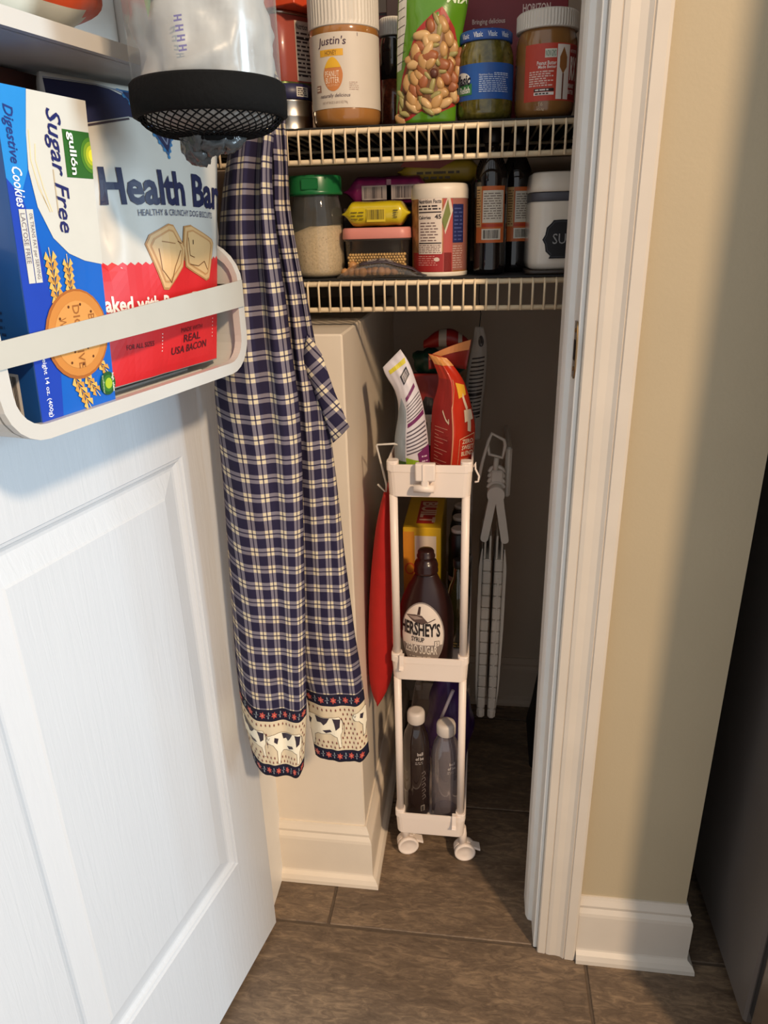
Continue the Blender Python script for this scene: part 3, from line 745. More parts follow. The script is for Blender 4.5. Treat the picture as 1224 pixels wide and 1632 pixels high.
# ================================================================== THE APRON
def mat_plaid():
    m = bpy.data.materials.new('navy_plaid_cotton'); m.use_nodes = True
    N = m.node_tree.nodes; L = m.node_tree.links; p = N['Principled BSDF']; p.inputs['Roughness'].default_value = 0.85
    p.inputs['Specular IOR Level'].default_value = 0.15
    uv = N.new('ShaderNodeUVMap'); sep = N.new('ShaderNodeSeparateXYZ'); L.new(uv.outputs[0], sep.inputs[0])
    def math_(op, a, b=None):
        n = N.new('ShaderNodeMath'); n.operation = op
        for i, x in enumerate((a, b)):
            if x is None: continue
            if isinstance(x, (int, float)): n.inputs[i].default_value = x
            else: L.new(x, n.inputs[i])
        return n.outputs[0]
    def stripes(c, per):
        f = math_('FRACT', math_('DIVIDE', math_('ADD', c, 5.0), per))
        a = math_('MULTIPLY', math_('GREATER_THAN', f, 0.02), math_('LESS_THAN', f, 0.205))
        b = math_('MULTIPLY', math_('GREATER_THAN', f, 0.275), math_('LESS_THAN', f, 0.46))
        return math_('ADD', a, b), math_('MULTIPLY', math_('GREATER_THAN', f, 0.205), math_('LESS_THAN', f, 0.275))
    U, dU = stripes(sep.outputs[0], 0.0238); V, dV = stripes(sep.outputs[1], 0.0242)
    tot = math_('ADD', U, V); dk = math_('MAXIMUM', dU, dV)
    fac = math_('MULTIPLY', math_('MULTIPLY', tot, 0.5), math_('SUBTRACT', 1.0, math_('MULTIPLY', dk, 0.55)))
    r = N.new('ShaderNodeValToRGB'); e = r.color_ramp.elements
    e[0].position = 0.0; e[0].color = lin((40, 36, 60)) + (1,)
    e[1].position = 1.0; e[1].color = lin((212, 198, 168)) + (1,)
    x = e.new(0.5); x.color = lin((120, 114, 124)) + (1,)
    L.new(fac, r.inputs[0])
    # border: navy band / cream panel / navy band, measured up from the hem
    v = sep.outputs[1]
    cream = math_('MULTIPLY', math_('GREATER_THAN', v, 0.0205), math_('LESS_THAN', v, 0.0960))
    band = math_('LESS_THAN', v, 0.1155)
    m1 = N.new('ShaderNodeMix'); m1.data_type = 'RGBA'; L.new(band, m1.inputs[0]); L.new(r.outputs[0], m1.inputs[6]); m1.inputs[7].default_value = lin((34, 32, 50)) + (1,)
    m2 = N.new('ShaderNodeMix'); m2.data_type = 'RGBA'; L.new(cream, m2.inputs[0]); L.new(m1.outputs[2], m2.inputs[6]); m2.inputs[7].default_value = lin((216, 200, 170)) + (1,)
    # fine weave and faint stains
    nz = N.new('ShaderNodeTexNoise'); nz.inputs['Scale'].default_value = 14; tc = N.new('ShaderNodeTexCoord'); L.new(tc.outputs['Object'], nz.inputs['Vector'])
    mr = N.new('ShaderNodeMapRange'); mr.inputs[1].default_value = 0.56; mr.inputs[2].default_value = 0.74; mr.inputs[3].default_value = 0.0; mr.inputs[4].default_value = 0.32; L.new(nz.outputs['Fac'], mr.inputs[0])
    m3 = N.new('ShaderNodeMix'); m3.data_type = 'RGBA'; m3.blend_type = 'MULTIPLY'; L.new(mr.outputs[0], m3.inputs[0]); L.new(m2.outputs[2], m3.inputs[6]); m3.inputs[7].default_value = lin((226, 190, 140)) + (1,)
    L.new(m3.outputs[2], p.inputs['Base Color'])
    w = N.new('ShaderNodeTexNoise'); w.inputs['Scale'].default_value = 900; L.new(tc.outputs['Object'], w.inputs['Vector'])
    b = N.new('ShaderNodeBump'); b.inputs['Strength'].default_value = 0.25; b.inputs['Distance'].default_value = 0.0006; L.new(w.outputs['Fac'], b.inputs['Height']); L.new(b.outputs[0], p.inputs['Normal'])
    return m
M_PLAID = mat_plaid()
AL = [(0.4355, -0.3282, -0.2898, -0.2466, -0.2397), (0.4989, -0.3354, -0.2922, -0.2416, -0.2326), (0.5521, -0.3374, -0.2920, -0.2380, -0.2281), (0.6033, -0.3366, -0.2905, -0.2356, -0.2255), (0.6813, -0.3327, -0.2863, -0.2312, -0.2211), (0.7722, -0.3288, -0.2819, -0.2267, -0.2165), (0.8566, -0.3252, -0.2779, -0.2225, -0.2123), (0.9198, -0.3236, -0.2757, -0.2197, -0.2094), (0.9797, -0.3222, -0.2744, -0.2190, -0.2090), (1.0365, -0.3154, -0.2706, -0.2206, -0.2122), (1.0903, -0.3075, -0.2660, -0.2219, -0.2153), (1.1414, -0.2992, -0.2614, -0.2236, -0.2189), (1.1841, -0.2905, -0.2559, -0.2234, -0.2201), (1.2249, -0.2802, -0.2484, -0.2206, -0.2187), (1.2583, -0.2708, -0.2407, -0.2152, -0.2138), (1.2854, -0.2651, -0.2369, -0.2145, -0.2141), (1.36, -0.262, -0.246, -0.232, -0.230), (1.45, -0.256, -0.250, -0.244, -0.242)]
AR = [(0.4443, -0.2287, -0.2024, -0.1627, -0.1489), (0.4812, -0.2320, -0.2051, -0.1645, -0.1504), (0.5354, -0.2348, -0.2075, -0.1663, -0.1520), (0.5874, -0.2421, -0.2135, -0.1704, -0.1554), (0.6668, -0.2434, -0.2165, -0.1763, -0.1627), (0.7599, -0.2381, -0.2149, -0.1806, -0.1694), (0.8464, -0.2340, -0.2134, -0.1835, -0.1742), (0.9114, -0.2315, -0.2129, -0.1866, -0.1787), (0.9730, -0.2298, -0.2130, -0.1896, -0.1830), (1.0314, -0.2297, -0.2152, -0.1956, -0.1908), (1.0869, -0.2303, -0.2178, -0.2016, -0.1982), (1.1398, -0.2331, -0.2220, -0.2082, -0.2060), (1.1841, -0.2363, -0.2254, -0.2123, -0.2104), (1.2263, -0.2324, -0.2226, -0.2111, -0.2099), (1.2612, -0.2340, -0.2234, -0.2108, -0.2092), (1.2894, -0.2334, -0.2231, -0.2110, -0.2096), (1.36, -0.244, -0.240, -0.232, -0.230), (1.45, -0.250, -0.247, -0.243, -0.242)]
AX, AY, AZ = -0.255, 0.80, 0.4355
def sheet(tab, us, yl, yf, yr, pleats):
    z0 = tab[0][0]; z1 = tab[-1][0]
    def S(u, v):
        u = min(max(u, 0.0), 1.0); v = max(v, 0.0)
        z = z0 + (z1-z0)*v
        xs = interp(tab, z)
        x = interp([(us[k], xs[k]) for k in range(4)], u)[0]
        y = yf
        if u < us[1]: y += (yl-yf)*((us[1]-u)/us[1])**2
        if u > us[2]: y += (yr-yf)*((u-us[2])/(1-us[2]))**2
        up = smooth01((z-0.75)/0.45)
        for (uc, wd, a0, a1, drift) in pleats:      # rounded ridges (towards the viewer) and valleys
            c = uc + drift*(1-up)
            y -= (a0*(1-up)+a1*up)*math.exp(-((u-c)/wd)**2)
        y += 0.0025*mnoise.noise(Vector((u*3.1, z*7.0, 1.7))) + 0.0018*mnoise.noise(Vector((u*7, z*16.0, 5.2)))
        zz = z + 0.010*(max(0.0, u-0.80)/0.2)**2*(1-min(1, v*5))
        return (x-AX, y-AY, zz-AZ)
    return S, z1-z0
SL, HL = sheet(AL, (0, .3, .85, 1), .822, .775, .788, [(0.42, 0.10, 0.0015, 0.010, 0.0), (0.80, 0.09, 0.001, 0.012, 0.0), (0.60, 0.09, -0.003, -0.010, 0.02), (0.10, 0.08, -0.002, -0.004, 0.0)])
SR, HR = sheet(AR, (0, .3, .8, 1), .815, .805, .818, [(0.45, 0.12, 0.002, 0.008, 0.0), (0.72, 0.10, -0.001, -0.006, 0.0)])
apron = thing('apron', 'navy and white plaid apron with a cow-print border hanging beside the door', 'apron', (AX, AY, AZ))
WL, WR = 0.148, 0.112
def solid(o, t=0.0011):
    md = o.modifiers.new('cloth_thickness', 'SOLIDIFY'); md.thickness = t; md.offset = -1.0; return o
def wid(W0, v): return W0*(1.0 - 0.42*smooth01(v*1.15))
b = B(); b.grid(SL, 60, 150, uvf=lambda u, v: (0.30 + (u-1)*wid(WL, v), v*HL)); solid(obj('front_panel', b, M_PLAID, apron, norm=False))
b = B(); b.grid(SR, 44, 150, uvf=lambda u, v: (0.70 + u*wid(WR, v), v*HR)); solid(obj('rear_panel', b, M_PLAID, apron, norm=False))
# corner of the folded skirt sticking out, cut on the bias
fl = [(-0.197, 1.052), (-0.183, 1.028), (-0.1695, 0.985), (-0.1545, 0.9425), (-0.164, 0.9325), (-0.175, 0.9225), (-0.183, 0.955), (-0.196, 0.992), (-0.205, 1.02)]
b = B(); uvl = b.bm.loops.layers.uv.verify(); cxx = sum(p[0] for p in fl)/len(fl); czz = sum(p[1] for p in fl)/len(fl)
cv = b.bm.verts.new((cxx-AX, 0.800-AY, czz-AZ)); vs = [b.bm.verts.new((x-AX, 0.804-AY+0.003*(i % 2), z-AZ)) for i, (x, z) in enumerate(fl)]
for i in range(len(vs)):
    f = b.face([cv, vs[i], vs[(i+1) % len(vs)]], 0, True)
    for lp in f.loops:
        x, z = lp.vert.co.x, lp.vert.co.z; lp[uvl].uv = (0.5+0.77*x+0.64*z, 3.0-0.64*x+0.77*z)
bmesh.ops.subdivide_edges(b.bm, edges=b.bm.edges, cuts=2, use_grid_fill=True)
solid(obj('folded_corner', b, M_PLAID, apron, norm=False))
# printed border: flowers on the navy bands, sprigs and cows on the cream panel
def border(name, S, W, Hh, cows, phase):
    P = Print(); red = (186, 78, 70); spr = (150, 160, 168); br = (126, 62, 58); ol = (104, 104, 72); blk = (52, 44, 56); cow = (240, 232, 208)
    for zc in (0.0103, 0.1058):
        k = 0; x = 0.004+phase
        while x < W-0.003:
            if k % 2 == 0:
                P.poly([(x+(0.0062 if i % 2 == 0 else 0.0034)*math.cos(PI*i/6+0.3), zc+(0.0062 if i % 2 == 0 else 0.0034)*math.sin(PI*i/6+0.3)) for i in range(12)], red, 1)
                P.ell(x, zc, 0.0013, 0.0013, (220, 150, 110), 2, 6); x += 0.0112
            else:
                P.line([(x-0.004, zc-0.0007), (x+0.004, zc+0.0007)], 0.0006, spr, 1); P.ell(x+0.001, zc+0.0034, 0.0010, 0.0027, spr, 1, 6); P.ell(x-0.0002, zc-0.0034, 0.0011, 0.0024, spr, 1, 6); x += 0.0116
            k += 1
    for r in range(9):
        for c in range(int(W/0.0085)+1):
            x = 0.003 + c*0.0085 + (0.0042 if r % 2 else 0); z = 0.0255 + r*0.0080
            if x > W-0.002: continue
            if any(abs(x-cx) < 0.026*sc and abs(z-cz) < 0.015*sc for cx, cz, sc, fl in cows): continue
            P.poly([(x-0.0014, z-0.0012), (x+0.0014, z-0.0012), (x+0.0012, z+0.0010), (x, z+0.0026), (x-0.0012, z+0.0010)], br, 1)
            P.line([(x, z-0.0008), (x+0.0004, z-0.0028)], 0.0005, ol, 1); P.line([(x-0.0016, z-0.0020), (x+0.0016, z-0.0014)], 0.0004, ol, 1)
    for cx, cz, sc, fl in cows:
        q = lambda pts: [(cx+fl*sc*x, cz+sc*z) for x, z in pts]
        body = q([(-0.028, 0.002), (-0.026, 0.007), (-0.019, 0.009), (-0.010, 0.0105), (0.010, 0.010), (0.024, 0.011), (0.0275, 0.006), (0.027, -0.006), (0.0245, -0.010), (0.0245, -0.024), (0.0215, -0.024), (0.020, -0.012), (0.012, -0.0085), (-0.004, -0.0095), (-0.0085, -0.013), (-0.0105, -0.025), (-0.0135, -0.025), (-0.0135, -0.010), (-0.0185, -0.003), (-0.025, -0.001)])
        P.poly(body if fl > 0 else body[::-1], cow, 2)
        P.line(body + body[:1], 0.0005, blk, 3)
        for pt in ([(-0.006, 0.0095), (0.012, 0.0095), (0.008, 0.004), (0.004, 0.001), (0.001, 0.004), (-0.004, 0.003)], [(0.016, 0.0095), (0.0255, 0.008), (0.024, -0.001), (0.019, -0.004), (0.018, 0.003)], [(-0.016, 0.006), (-0.011, 0.004), (-0.013, -0.002), (-0.017, 0.001)], [(0.002, -0.005), (0.012, -0.0035), (0.014, -0.006), (0.006, -0.008)]):
            pt = q(pt); P.poly(pt if fl < 0 else pt, blk, 3)
        P.line(q([(0.0275, 0.008), (0.030, 0.0), (0.0295, -0.012)]), 0.0006, blk, 3)
        P.line(q([(-0.026, 0.006), (-0.024, 0.003), (-0.0225, 0.006)]), 0.0006, blk, 3)
    return P.build(name, apron, lambda x, y: S(x/W, y/Hh), eps=0.0003, step=0.0035, vstep=0.012)
border('border_print', SL, WL, HL, [(0.094, 0.060, 1.5, 1), (0.016, 0.066, 1.3, 1)], 0.0)
border('border_print', SR, WR, HR, [(0.022, 0.062, 1.5, 1), (0.122, 0.074, 1.3, 1)], 0.003)
# ================================================================== WIRE SHELVES AND WHAT STANDS ON THEM
M_WIRE = M('vinyl_coated_wire', (226, 206, 172), 0.35, var=0.04, vscale=50)
M_LINER = M('black_shelf_liner', (26, 25, 25), 0.7, var=0.1, bump=0.2, bscale=400)
ZU, ZLO = 1.2865, 1.0905
def wire_shelf(name, label, ztop):
    t = thing(name, label, 'shelf', (0, 1.06, ztop), group='white wire pantry shelves')
    b = B(); x0, x1 = -0.60, 0.204
    for nm, y, z in (('top_rail', 0.0025, -0.0040), ('lip_rail', 0.0025, -0.0400), ('middle_rail', 0.25, -0.0045), ('back_rail', 0.497, -0.0045)):
        b = B(); b.tube([(x0, y, z), (x1, y, z)], 0.0036 if y < 0.1 else 0.0026, 10); obj(nm, b, M_WIRE, t)
    me = None; x = -0.271-20*0.01612
    while x < x1:
        if x > x0:
            if me is None:
                b = B(); b.tube([(0, 0.498, -0.0014), (0, 0.004, -0.0014), (0, -0.0008, -0.0026), (0, -0.0024, -0.0070), (0, -0.0024, -0.0430)], 0.0017, 6)
                o = obj('cross_wire', b, M_WIRE, t); me = o.data
            else: o = link(bpy.data.objects.new('cross_wire', me), t)
            o.location = (x, 0, 0)
        x += 0.01612
    return t
wire_shelf('wire_shelf', 'upper cream-white wire shelf holding the peanut butter jars', ZU)
wire_shelf('wire_shelf', 'lower cream-white wire shelf holding the green-lidded jar', ZLO)
for nm, lab, z, x0, x1 in (('shelf_liner', 'black liner mat on the upper wire shelf', ZU, -0.59, 0.200), ('shelf_liner', 'black liner mat on the lower wire shelf', ZLO, -0.59, 0.200)):
    b = B(); b.box(x0, x1, 1.066, 1.555, z+0.0002, z+0.0027, bev=0.0005); tag(obj(nm, b, M_LINER), lab, 'shelf liner', 'black shelf liners')
BU, BL_ = ZU+0.0029, ZLO+0.0029

def lidded(t, R, zb, zt, ribs, mat, bead=True, dome=0.0, name='lid'):
    b = B(); h = zt-zb
    b.lathe([(R-0.001, zb), (R, zb+0.0008), (R, zb+h*0.15), (R, zb+h*0.2), (R, zt-0.0025), (R-0.0022, zt-0.0003), (R-0.004, zt+dome*0.3), (R*0.5, zt+dome)], ribs*2 if ribs else 48, ribr=(2, 4) if ribs else None, ribd=0.0007)
    return obj(name, b, mat, t)
M_LIDW = M('white_ribbed_lid', (212, 205, 193), 0.42, var=0.02)
M_PB = M('peanut_butter_in_jar', (158, 108, 56), 0.14, var=0.12, vscale=30, coat=0.6)
M_PB2 = M('darker_peanut_butter_in_jar', (138, 96, 52), 0.14, var=0.12, vscale=30, coat=0.6)

# --- honey peanut butter jar
def pb_jar():
    R = 0.0472
    t = thing('peanut_butter_jar', 'large honey peanut butter jar with a white label and ribbed white lid', 'jar', (-0.1965, 1.115, BU))
    b = B(); b.lathe([(R*.70, 0.0), (R*.93, 0.004), (R*.985, 0.011), (R, 0.020), (R*.993, 0.0215), (R*.993, 0.1095), (R, 0.111), (R*.985, 0.117), (R*.95, 0.121), (R*.93, 0.132)], 64); obj('jar_body', b, M_PB, t)
    b = B(); b.lathe([(R*1.004, 0.0222), (R*1.004, 0.1088)], 64, cap0=False, cap1=False); lb = obj('label', b, M('paper_label_cream', (208, 197, 182), 0.5, var=0.02), t)
    lidded(t, R*1.012, 0.1165, 0.158, 56, M_LIDW)
    P = Print(); X = lambda c: ((430+c/4.533)-552)*.00087
    Z = lambda c: 0.1088-((c/4.533)-47.4)*.000697
    dk = (66, 40, 62)
    P.text("Justin's", X(400), Z(328), X(608), Z(250), dk, bold=0.005, shear=0.15, arc=0.08)
    P.rect(X(412), Z(388), X(585), Z(338), (222, 168, 52)); P.text('HONEY', X(455), Z(381), X(540), Z(346), (120, 82, 40))
    cxm = (X(435)+X(578))/2; hw = (X(578)-X(435))/2; zt, zb = Z(395), Z(650)
    out = []
    for k in range(33):
        a = -PI/2 + 2*PI*k/32; yy = math.sin(a); ww = math.cos(a)*(1 - 0.28*max(0, yy)**1.3)
        out.append((cxm+hw*ww, (zt+zb)/2+(zt-zb)/2*yy))
    P.poly(out[:-1], (198, 126, 72), 1)
    P.poly([(x, z) for x, z in out[:-1] if z > zb+(zt-zb)*0.62], (226, 176, 48), 2)
    P.text('PEANUT', X(448), Z(542), X(552), Z(497), (244, 226, 204)); P.text('BUTTER', X(452), Z(590), X(552), Z(547), (244, 226, 204)); P.text('BLEND', X(462), Z(612), X(545), Z(596), (226, 178, 140))
    P.text('naturally delicious', X(400), Z(704), X(625), Z(668), dk, shear=0.2); P.text('NET WT 28 OZ (1 LB 12 OZ) 794g', X(418), Z(750), X(605), Z(726), (150, 130, 116))
    P.rect(X(362), Z(650), X(408), Z(596), (150, 116, 100)); P.small(X(366), Z(640), X(404), Z(604), 2, (230, 214, 196), 2); P.small(X(620), Z(648), X(690), Z(580), 5, (170, 140, 124), 2, fill=0.3)
    P.rect(X(686), Z(248), X(690), Z(222), dk)
    P.build('label_print', lb, cyl(R*1.004), step=0.003)
pb_jar()

# --- protein peanut butter jar
def rx_jar():
    R = 0.0392
    t = thing('peanut_butter_jar', 'smaller peanut butter jar with a red label, right end of the upper shelf', 'jar', (0.0733, 1.11, BU))
    b = B(); b.lathe([(R*.7, 0), (R*.93, 0.004), (R*.985, 0.010), (R, 0.018), (R, 0.086), (R*.98, 0.092), (R*.93, 0.097), (R*.90, 0.104)], 64); obj('jar_body', b, M_PB2, t)
    b = B(); b.lathe([(R*1.004, 0.0185), (R*1.004, 0.0825)], 64, cap0=False, cap1=False)
    fs = [f for f in b.bm.faces if f.calc_center_median().x < -0.0285 and f.calc_center_median().y < 0]
    bmesh.ops.delete(b.bm, geom=fs, context='FACES'); lb = obj('label', b, M('red_label', (190, 66, 48), 0.45, var=0.03), t)
    lidded(t, R*1.015, 0.1005, 0.1215, 60, M_LIDW)
    P = Print(); X = lambda px: (px-868.5)*.00088
    Z = lambda py: 0.0825-(py-70)*.000692
    wh = (232, 222, 212)
    P.rect(X(882), Z(160), X(903), Z(72), wh); P.rect(X(904), Z(160), X(925), Z(72), (150, 36, 34))
    P.poly([(X(892), Z(76)), (X(898), Z(92)), (X(898), Z(108)), (X(892), Z(119)), (X(886), Z(108)), (X(886), Z(92))], (150, 98, 52), 2); P.rect(X(891), Z(160), X(893.5), Z(118), (110, 60, 40), 2)
    P.text('RX', X(905), Z(128), X(922), Z(90), wh, bold=0.04); P.text('NUT BUTTER', X(905), Z(84), X(920), Z(79), wh); P.text('PEANUT', X(903), Z(141), X(918), Z(134), wh, bold=0.02); P.text('BUTTER', X(903), Z(151), X(917), Z(144), wh, bold=0.02)
    P.rect(X(864), Z(93), X(881), Z(79), (206, 206, 190)); P.text('NON GMO', X(865), Z(91), X(880), Z(81), (70, 110, 80))
    P.text('Peanut Butter', X(853), Z(104.5), X(881), Z(98), wh, bold=0.015); P.text('Made Better', X(855), Z(110), X(881), Z(105), wh, bold=0.015)
    P.small(X(842), Z(139), X(879), Z(113), 7, (226, 190, 176), ragged=0.3)
    P.rect(X(850), Z(147), X(879), Z(142), (36, 26, 24)); P.rect(X(850), Z(153), X(879), Z(148), wh); P.small(X(852), Z(146.5), X(877), Z(142.5), 1, wh, 3); P.small(X(852), Z(152.5), X(877), Z(148.5), 1, (60, 50, 46), 3)
    P.build('label_print', lb, cyl(R*1.004), step=0.003)
    P = Print(); P.text('16', X(858), Z(171), X(864), Z(164), (206, 178, 140)); P.text('453g', X(855), Z(179), X(866), Z(174), (206, 178, 140)); P.build('jar_print', t, cyl(R*1.002), step=0.003)
rx_jar()

# --- jar of relish
def relish():
    R = 0.0376
    t = thing('relish_jar', 'dill relish jar with a blue lid and blue label on the upper shelf', 'jar', (-0.0062, 1.11, BU))
    m = M('green_relish_in_glass', (96, 88, 34), 0.1, var=0.45, vscale=150, coat=0.8)
    b = B(); b.lathe([(R*.7, 0), (R*.95, 0.004), (R, 0.012), (R, 0.069), (R*.985, 0.078), (R*.93, 0.086), (R*.87, 0.091), (R*.87, 0.098)], 64); obj('jar_body', b, m, t)
    blue = M('blue_lid', (38, 78, 150), 0.4, var=0.05)
    ld = lidded(t, R*.935, 0.0915, 0.1045, 0, blue)
    P = Print()
    for k, s in enumerate(('Vlasic', 'Vlasic', 'Vlasic', 'Vlasic')):
        P.text(s, -0.034+0.0185*k, 0.0945, -0.022+0.0185*k, 0.1005, (206, 214, 226), bold=0.02)
    P.build('lid_print', ld, cyl(R*.935), step=0.003, eps=0.0003)
    b = B(); b.lathe([(R*1.004, 0.0245), (R*1.004, 0.0655)], 64, cap0=False, cap1=False); lb = obj('label', b, M('blue_label', (36, 84, 156), 0.4, var=0.04), t)
    P = Print(); X = lambda px: (px-772)*.00088
    Z = lambda py: 0.0655-(py-100)*.00070
    P.ell(X(733), Z(125), 0.0150, 0.0090, (228, 226, 214), 1); P.rect(X(727), Z(150), X(753), Z(132), (52, 118, 66), 2)
    P.text('Vlasic', X(720), Z(134), X(751), Z(116), (24, 26, 44), bold=0.03, shear=0.2, layer=3); P.text('Dill Relish', X(716), Z(147), X(750), Z(136), (236, 236, 226), bold=0.015, layer=3)
    P.text('Nutrition Facts', X(764), Z(121), X(784), Z(117.5), (206, 216, 232)); P.small(X(764), Z(148), X(812), Z(121.5), 8, (190, 204, 226), ragged=0.12, fill=0.4); P.small(X(786), Z(121), X(812), Z(115.5), 2, (190, 204, 226), ragged=0.1)
    P.build('label_print', lb, cyl(R*1.004), step=0.003)
relish()

# --- small jars at the back
def chili_jar():
    R = 0.019
    t = thing('spice_jar', 'narrow jar of red chili flakes with a white lid behind the peanut butter', 'jar', (-0.1395, 1.19, BU))
    b = B(); b.lathe([(R*.8, 0), (R, 0.004), (R, 0.070)], 40); obj('chili_flakes', b, M('chili_flakes', (112, 52, 32), 0.15, var=0.5, vscale=260, coat=0.7), t)
    b = B(); b.lathe([(R, 0.0702), (R, 0.112), (R*.9, 0.120), (R*.86, 0.126)], 40); obj('glass_top', b, M('smoked_glass', (44, 38, 36), 0.05, coat=1.0), t)
    lidded(t, R*.98, 0.124, 0.147, 36, M_LIDW)
chili_jar()
def right_jar():
    R = 0.032
    t = thing('peanut_butter_jar', 'brown jar with a white lid half hidden by the door jamb', 'jar', (0.148, 1.125, BU))
    b = B(); b.lathe([(R*.8, 0), (R, 0.006), (R, 0.088), (R*.9, 0.098)], 48); obj('jar_body', b, M('brown_jar', (120, 86, 74), 0.2, coat=0.5), t)
    lidded(t, R*1.01, 0.097, 0.119, 50, M_LIDW)
right_jar()

# --- stacked tins on the left
def tins():
    t = thing('tin_can', 'silver ribbed tin with a navy band under the red tin', 'can', (-0.2850, 1.140, BU), 0.0)
    R = 0.0335; silver = M('tin_metal', (186, 178, 166), 0.28, metal=1.0, var=0.05)
    b = B(); b.lathe([(R*.95, 0), (R, 0.0015), (R, 0.003), (R*.985, 0.004), (R*.985, 0.019), (R, 0.0205), (R, 0.022), (R*.985, 0.0235), (R*.985, 0.038), (R, 0.0395), (R, 0.041), (R*.95, 0.042)], 56); obj('can_body', b, silver, t)
    b = B(); b.lathe([(R*.99, 0.0422), (R*1.002, 0.0425), (R*1.002, 0.0605), (R*.97, 0.061)], 56); lb = obj('navy_label', b, M('navy_label', (36, 34, 70), 0.4, var=0.04), t)
    P = Print(); P.rect(0.020, 0.045, 0.040, 0.057, (196, 190, 178)); P.small(0.022, 0.046, 0.039, 0.056, 4, (60, 54, 60), 2); P.build('label_print', lb, cyl(R*1.002), step=0.003)
    # red rounded-rectangular tin
    t = thing('meat_tin', 'red rounded tin with a nutrition panel stacked on the silver tin', 'tin', (-0.2810, 1.158, BU+0.0612), 0.85)
    red = M('red_tin_print', (158, 78, 66), 0.3, var=0.06, vscale=20, coat=0.4); w, d, r = 0.086, 0.056, 0.018
    b = B(); b.loft([[(x, y, z) for x, y in rrect(w*s, d*s, r, 8)] for s, z in ((0.95, 0), (1, 0.002), (1, 0.083), (0.97, 0.084))]); body = obj('tin_body', b, red, t)
    b = B(); b.loft([[(x, y, z) for x, y in rrect(w*s, d*s, r, 8)] for s, z in ((1.0, 0.0835), (1.03, 0.0845), (1.03, 0.0875), (0.99, 0.0880), (0.97, 0.0865))]); obj('top_seam', b, silver, t)
    b = B(); b.loft([[(x, y, z) for x, y in rrect(w*s, d*s, r, 8)] for s, z in ((1.008, 0.0002), (1.012, 0.001), (1.012, 0.003), (1.003, 0.004))]); obj('bottom_seam', b, M('green_gold_seam', (96, 108, 62), 0.35, metal=0.6), t)
    P = Print(); P.rect(-0.012, 0.006, 0.030, 0.078, (206, 190, 172)); P.text('Nutrition Facts', -0.010, 0.068, 0.022, 0.075, (40, 30, 30), bold=0.02)
    P.small(-0.010, 0.010, 0.028, 0.066, 11, (60, 46, 44), 2, fill=0.45); P.rect(-0.010, 0.056, 0.028, 0.0575, (30, 24, 24), 2); P.rect(-0.010, 0.013, 0.028, 0.0142, (30, 24, 24), 2)
    P.build('label_print', body, flat(-d/2-0.0001))
    P = Print()
    for z in (0.022, 0.040, 0.058, 0.074): P.rect(0.002, z, 0.040, z+0.0008, (150, 60, 52))
    P.text('Spam', 0.012, 0.010, 0.034, 0.021, (214, 160, 140), shear=0.3)
    P.items = P.items[:-1]; P.build('side_print', body, lambda u, v: (-w/2-0.0001, 0.02-u, v))
    t = thing('snack_carton', 'orange-red carton lying on top of the red tin', 'box', (-0.2890, 1.140, BU+0.1496), -0.35)
    b = B(); b.box(-0.045, 0.045, -0.032, 0.05, 0, 0.03, bev=0.001); obj('carton', b, M('orange_red_carton', (206, 74, 40), 0.4), t)
    t = thing('cocoa_box', 'dark red cocoa box with white letters behind the tins', 'box', (-0.205, 1.262, BU), -0.06)
    b = B(); b.box(-0.065, 0.065, 0, 0.05, 0, 0.172, bev=0.001); c = obj('carton', b, M('dark_red_carton', (110, 30, 26), 0.4, var=0.1), t)
    P = Print(); P.text('HO', -0.056, 0.122, -0.010, 0.160, (206, 196, 186), bold=0.02); P.rect(-0.062, 0.168, 0.062, 0.171, (40, 20, 18)); P.build('print', c, flat(0))
tins()

def horizon():
    t = thing('milk_carton', 'red organic milk box behind the relish jar', 'box', (0.036, 1.200, BU), 0.0)
    b = B(); b.box(-0.078, 0.070, 0, 0.07, 0, 0.20, bev=0.001); red = M('deep_red_carton', (124, 26, 34), 0.4, var=0.06); obj('carton', b, red, t)
    P = Print(); wh = (214, 190, 180)
    for k, s in enumerate(('Bringing delicious', 'Organic milk to', 'America since 1991')):
        P.text(s, -0.062, 0.1335-0.0105*k, -0.062+(0.046, 0.038, 0.046)[k], 0.1415-0.0105*k, wh, bold=0.012)
    P.text('TASTE of', -0.024, 0.0905, -0.004, 0.0955, wh); P.small(-0.024, 0.070, -0.004, 0.088, 3, wh)
    P.text('HORIZON', 0.008, 0.146, 0.046, 0.156, (226, 200, 190), bold=0.02); P.rect(0.010, 0.1345, 0.040, 0.1445, (200, 160, 60)); P.text('ORGANIC', 0.012, 0.136, 0.038, 0.1435, (60, 40, 24), bold=0.01)
    P.build('print', t, flat(0.0))
    t = thing('snack_carton', 'dark brown carton above the chili jar at the back', 'box', (-0.118, 1.235, BU), 0.0)
    b = B(); b.box(-0.035, 0.030, 0, 0.05, 0, 0.20, bev=0.001); c = obj('carton', b, M('dark_brown_carton', (58, 40, 36), 0.45), t)
    P = Print(); P.rect(0.004, 0.166, 0.020, 0.182, (170, 160, 150)); P.bars(0.006, 0.168, 0.018, 0.180, (40, 30, 28), 10); P.text('brownie', -0.026, 0.156, -0.004, 0.162, (190, 176, 164)); P.items = P.items[:-1]; P.build('print', c, flat(0))
horizon()

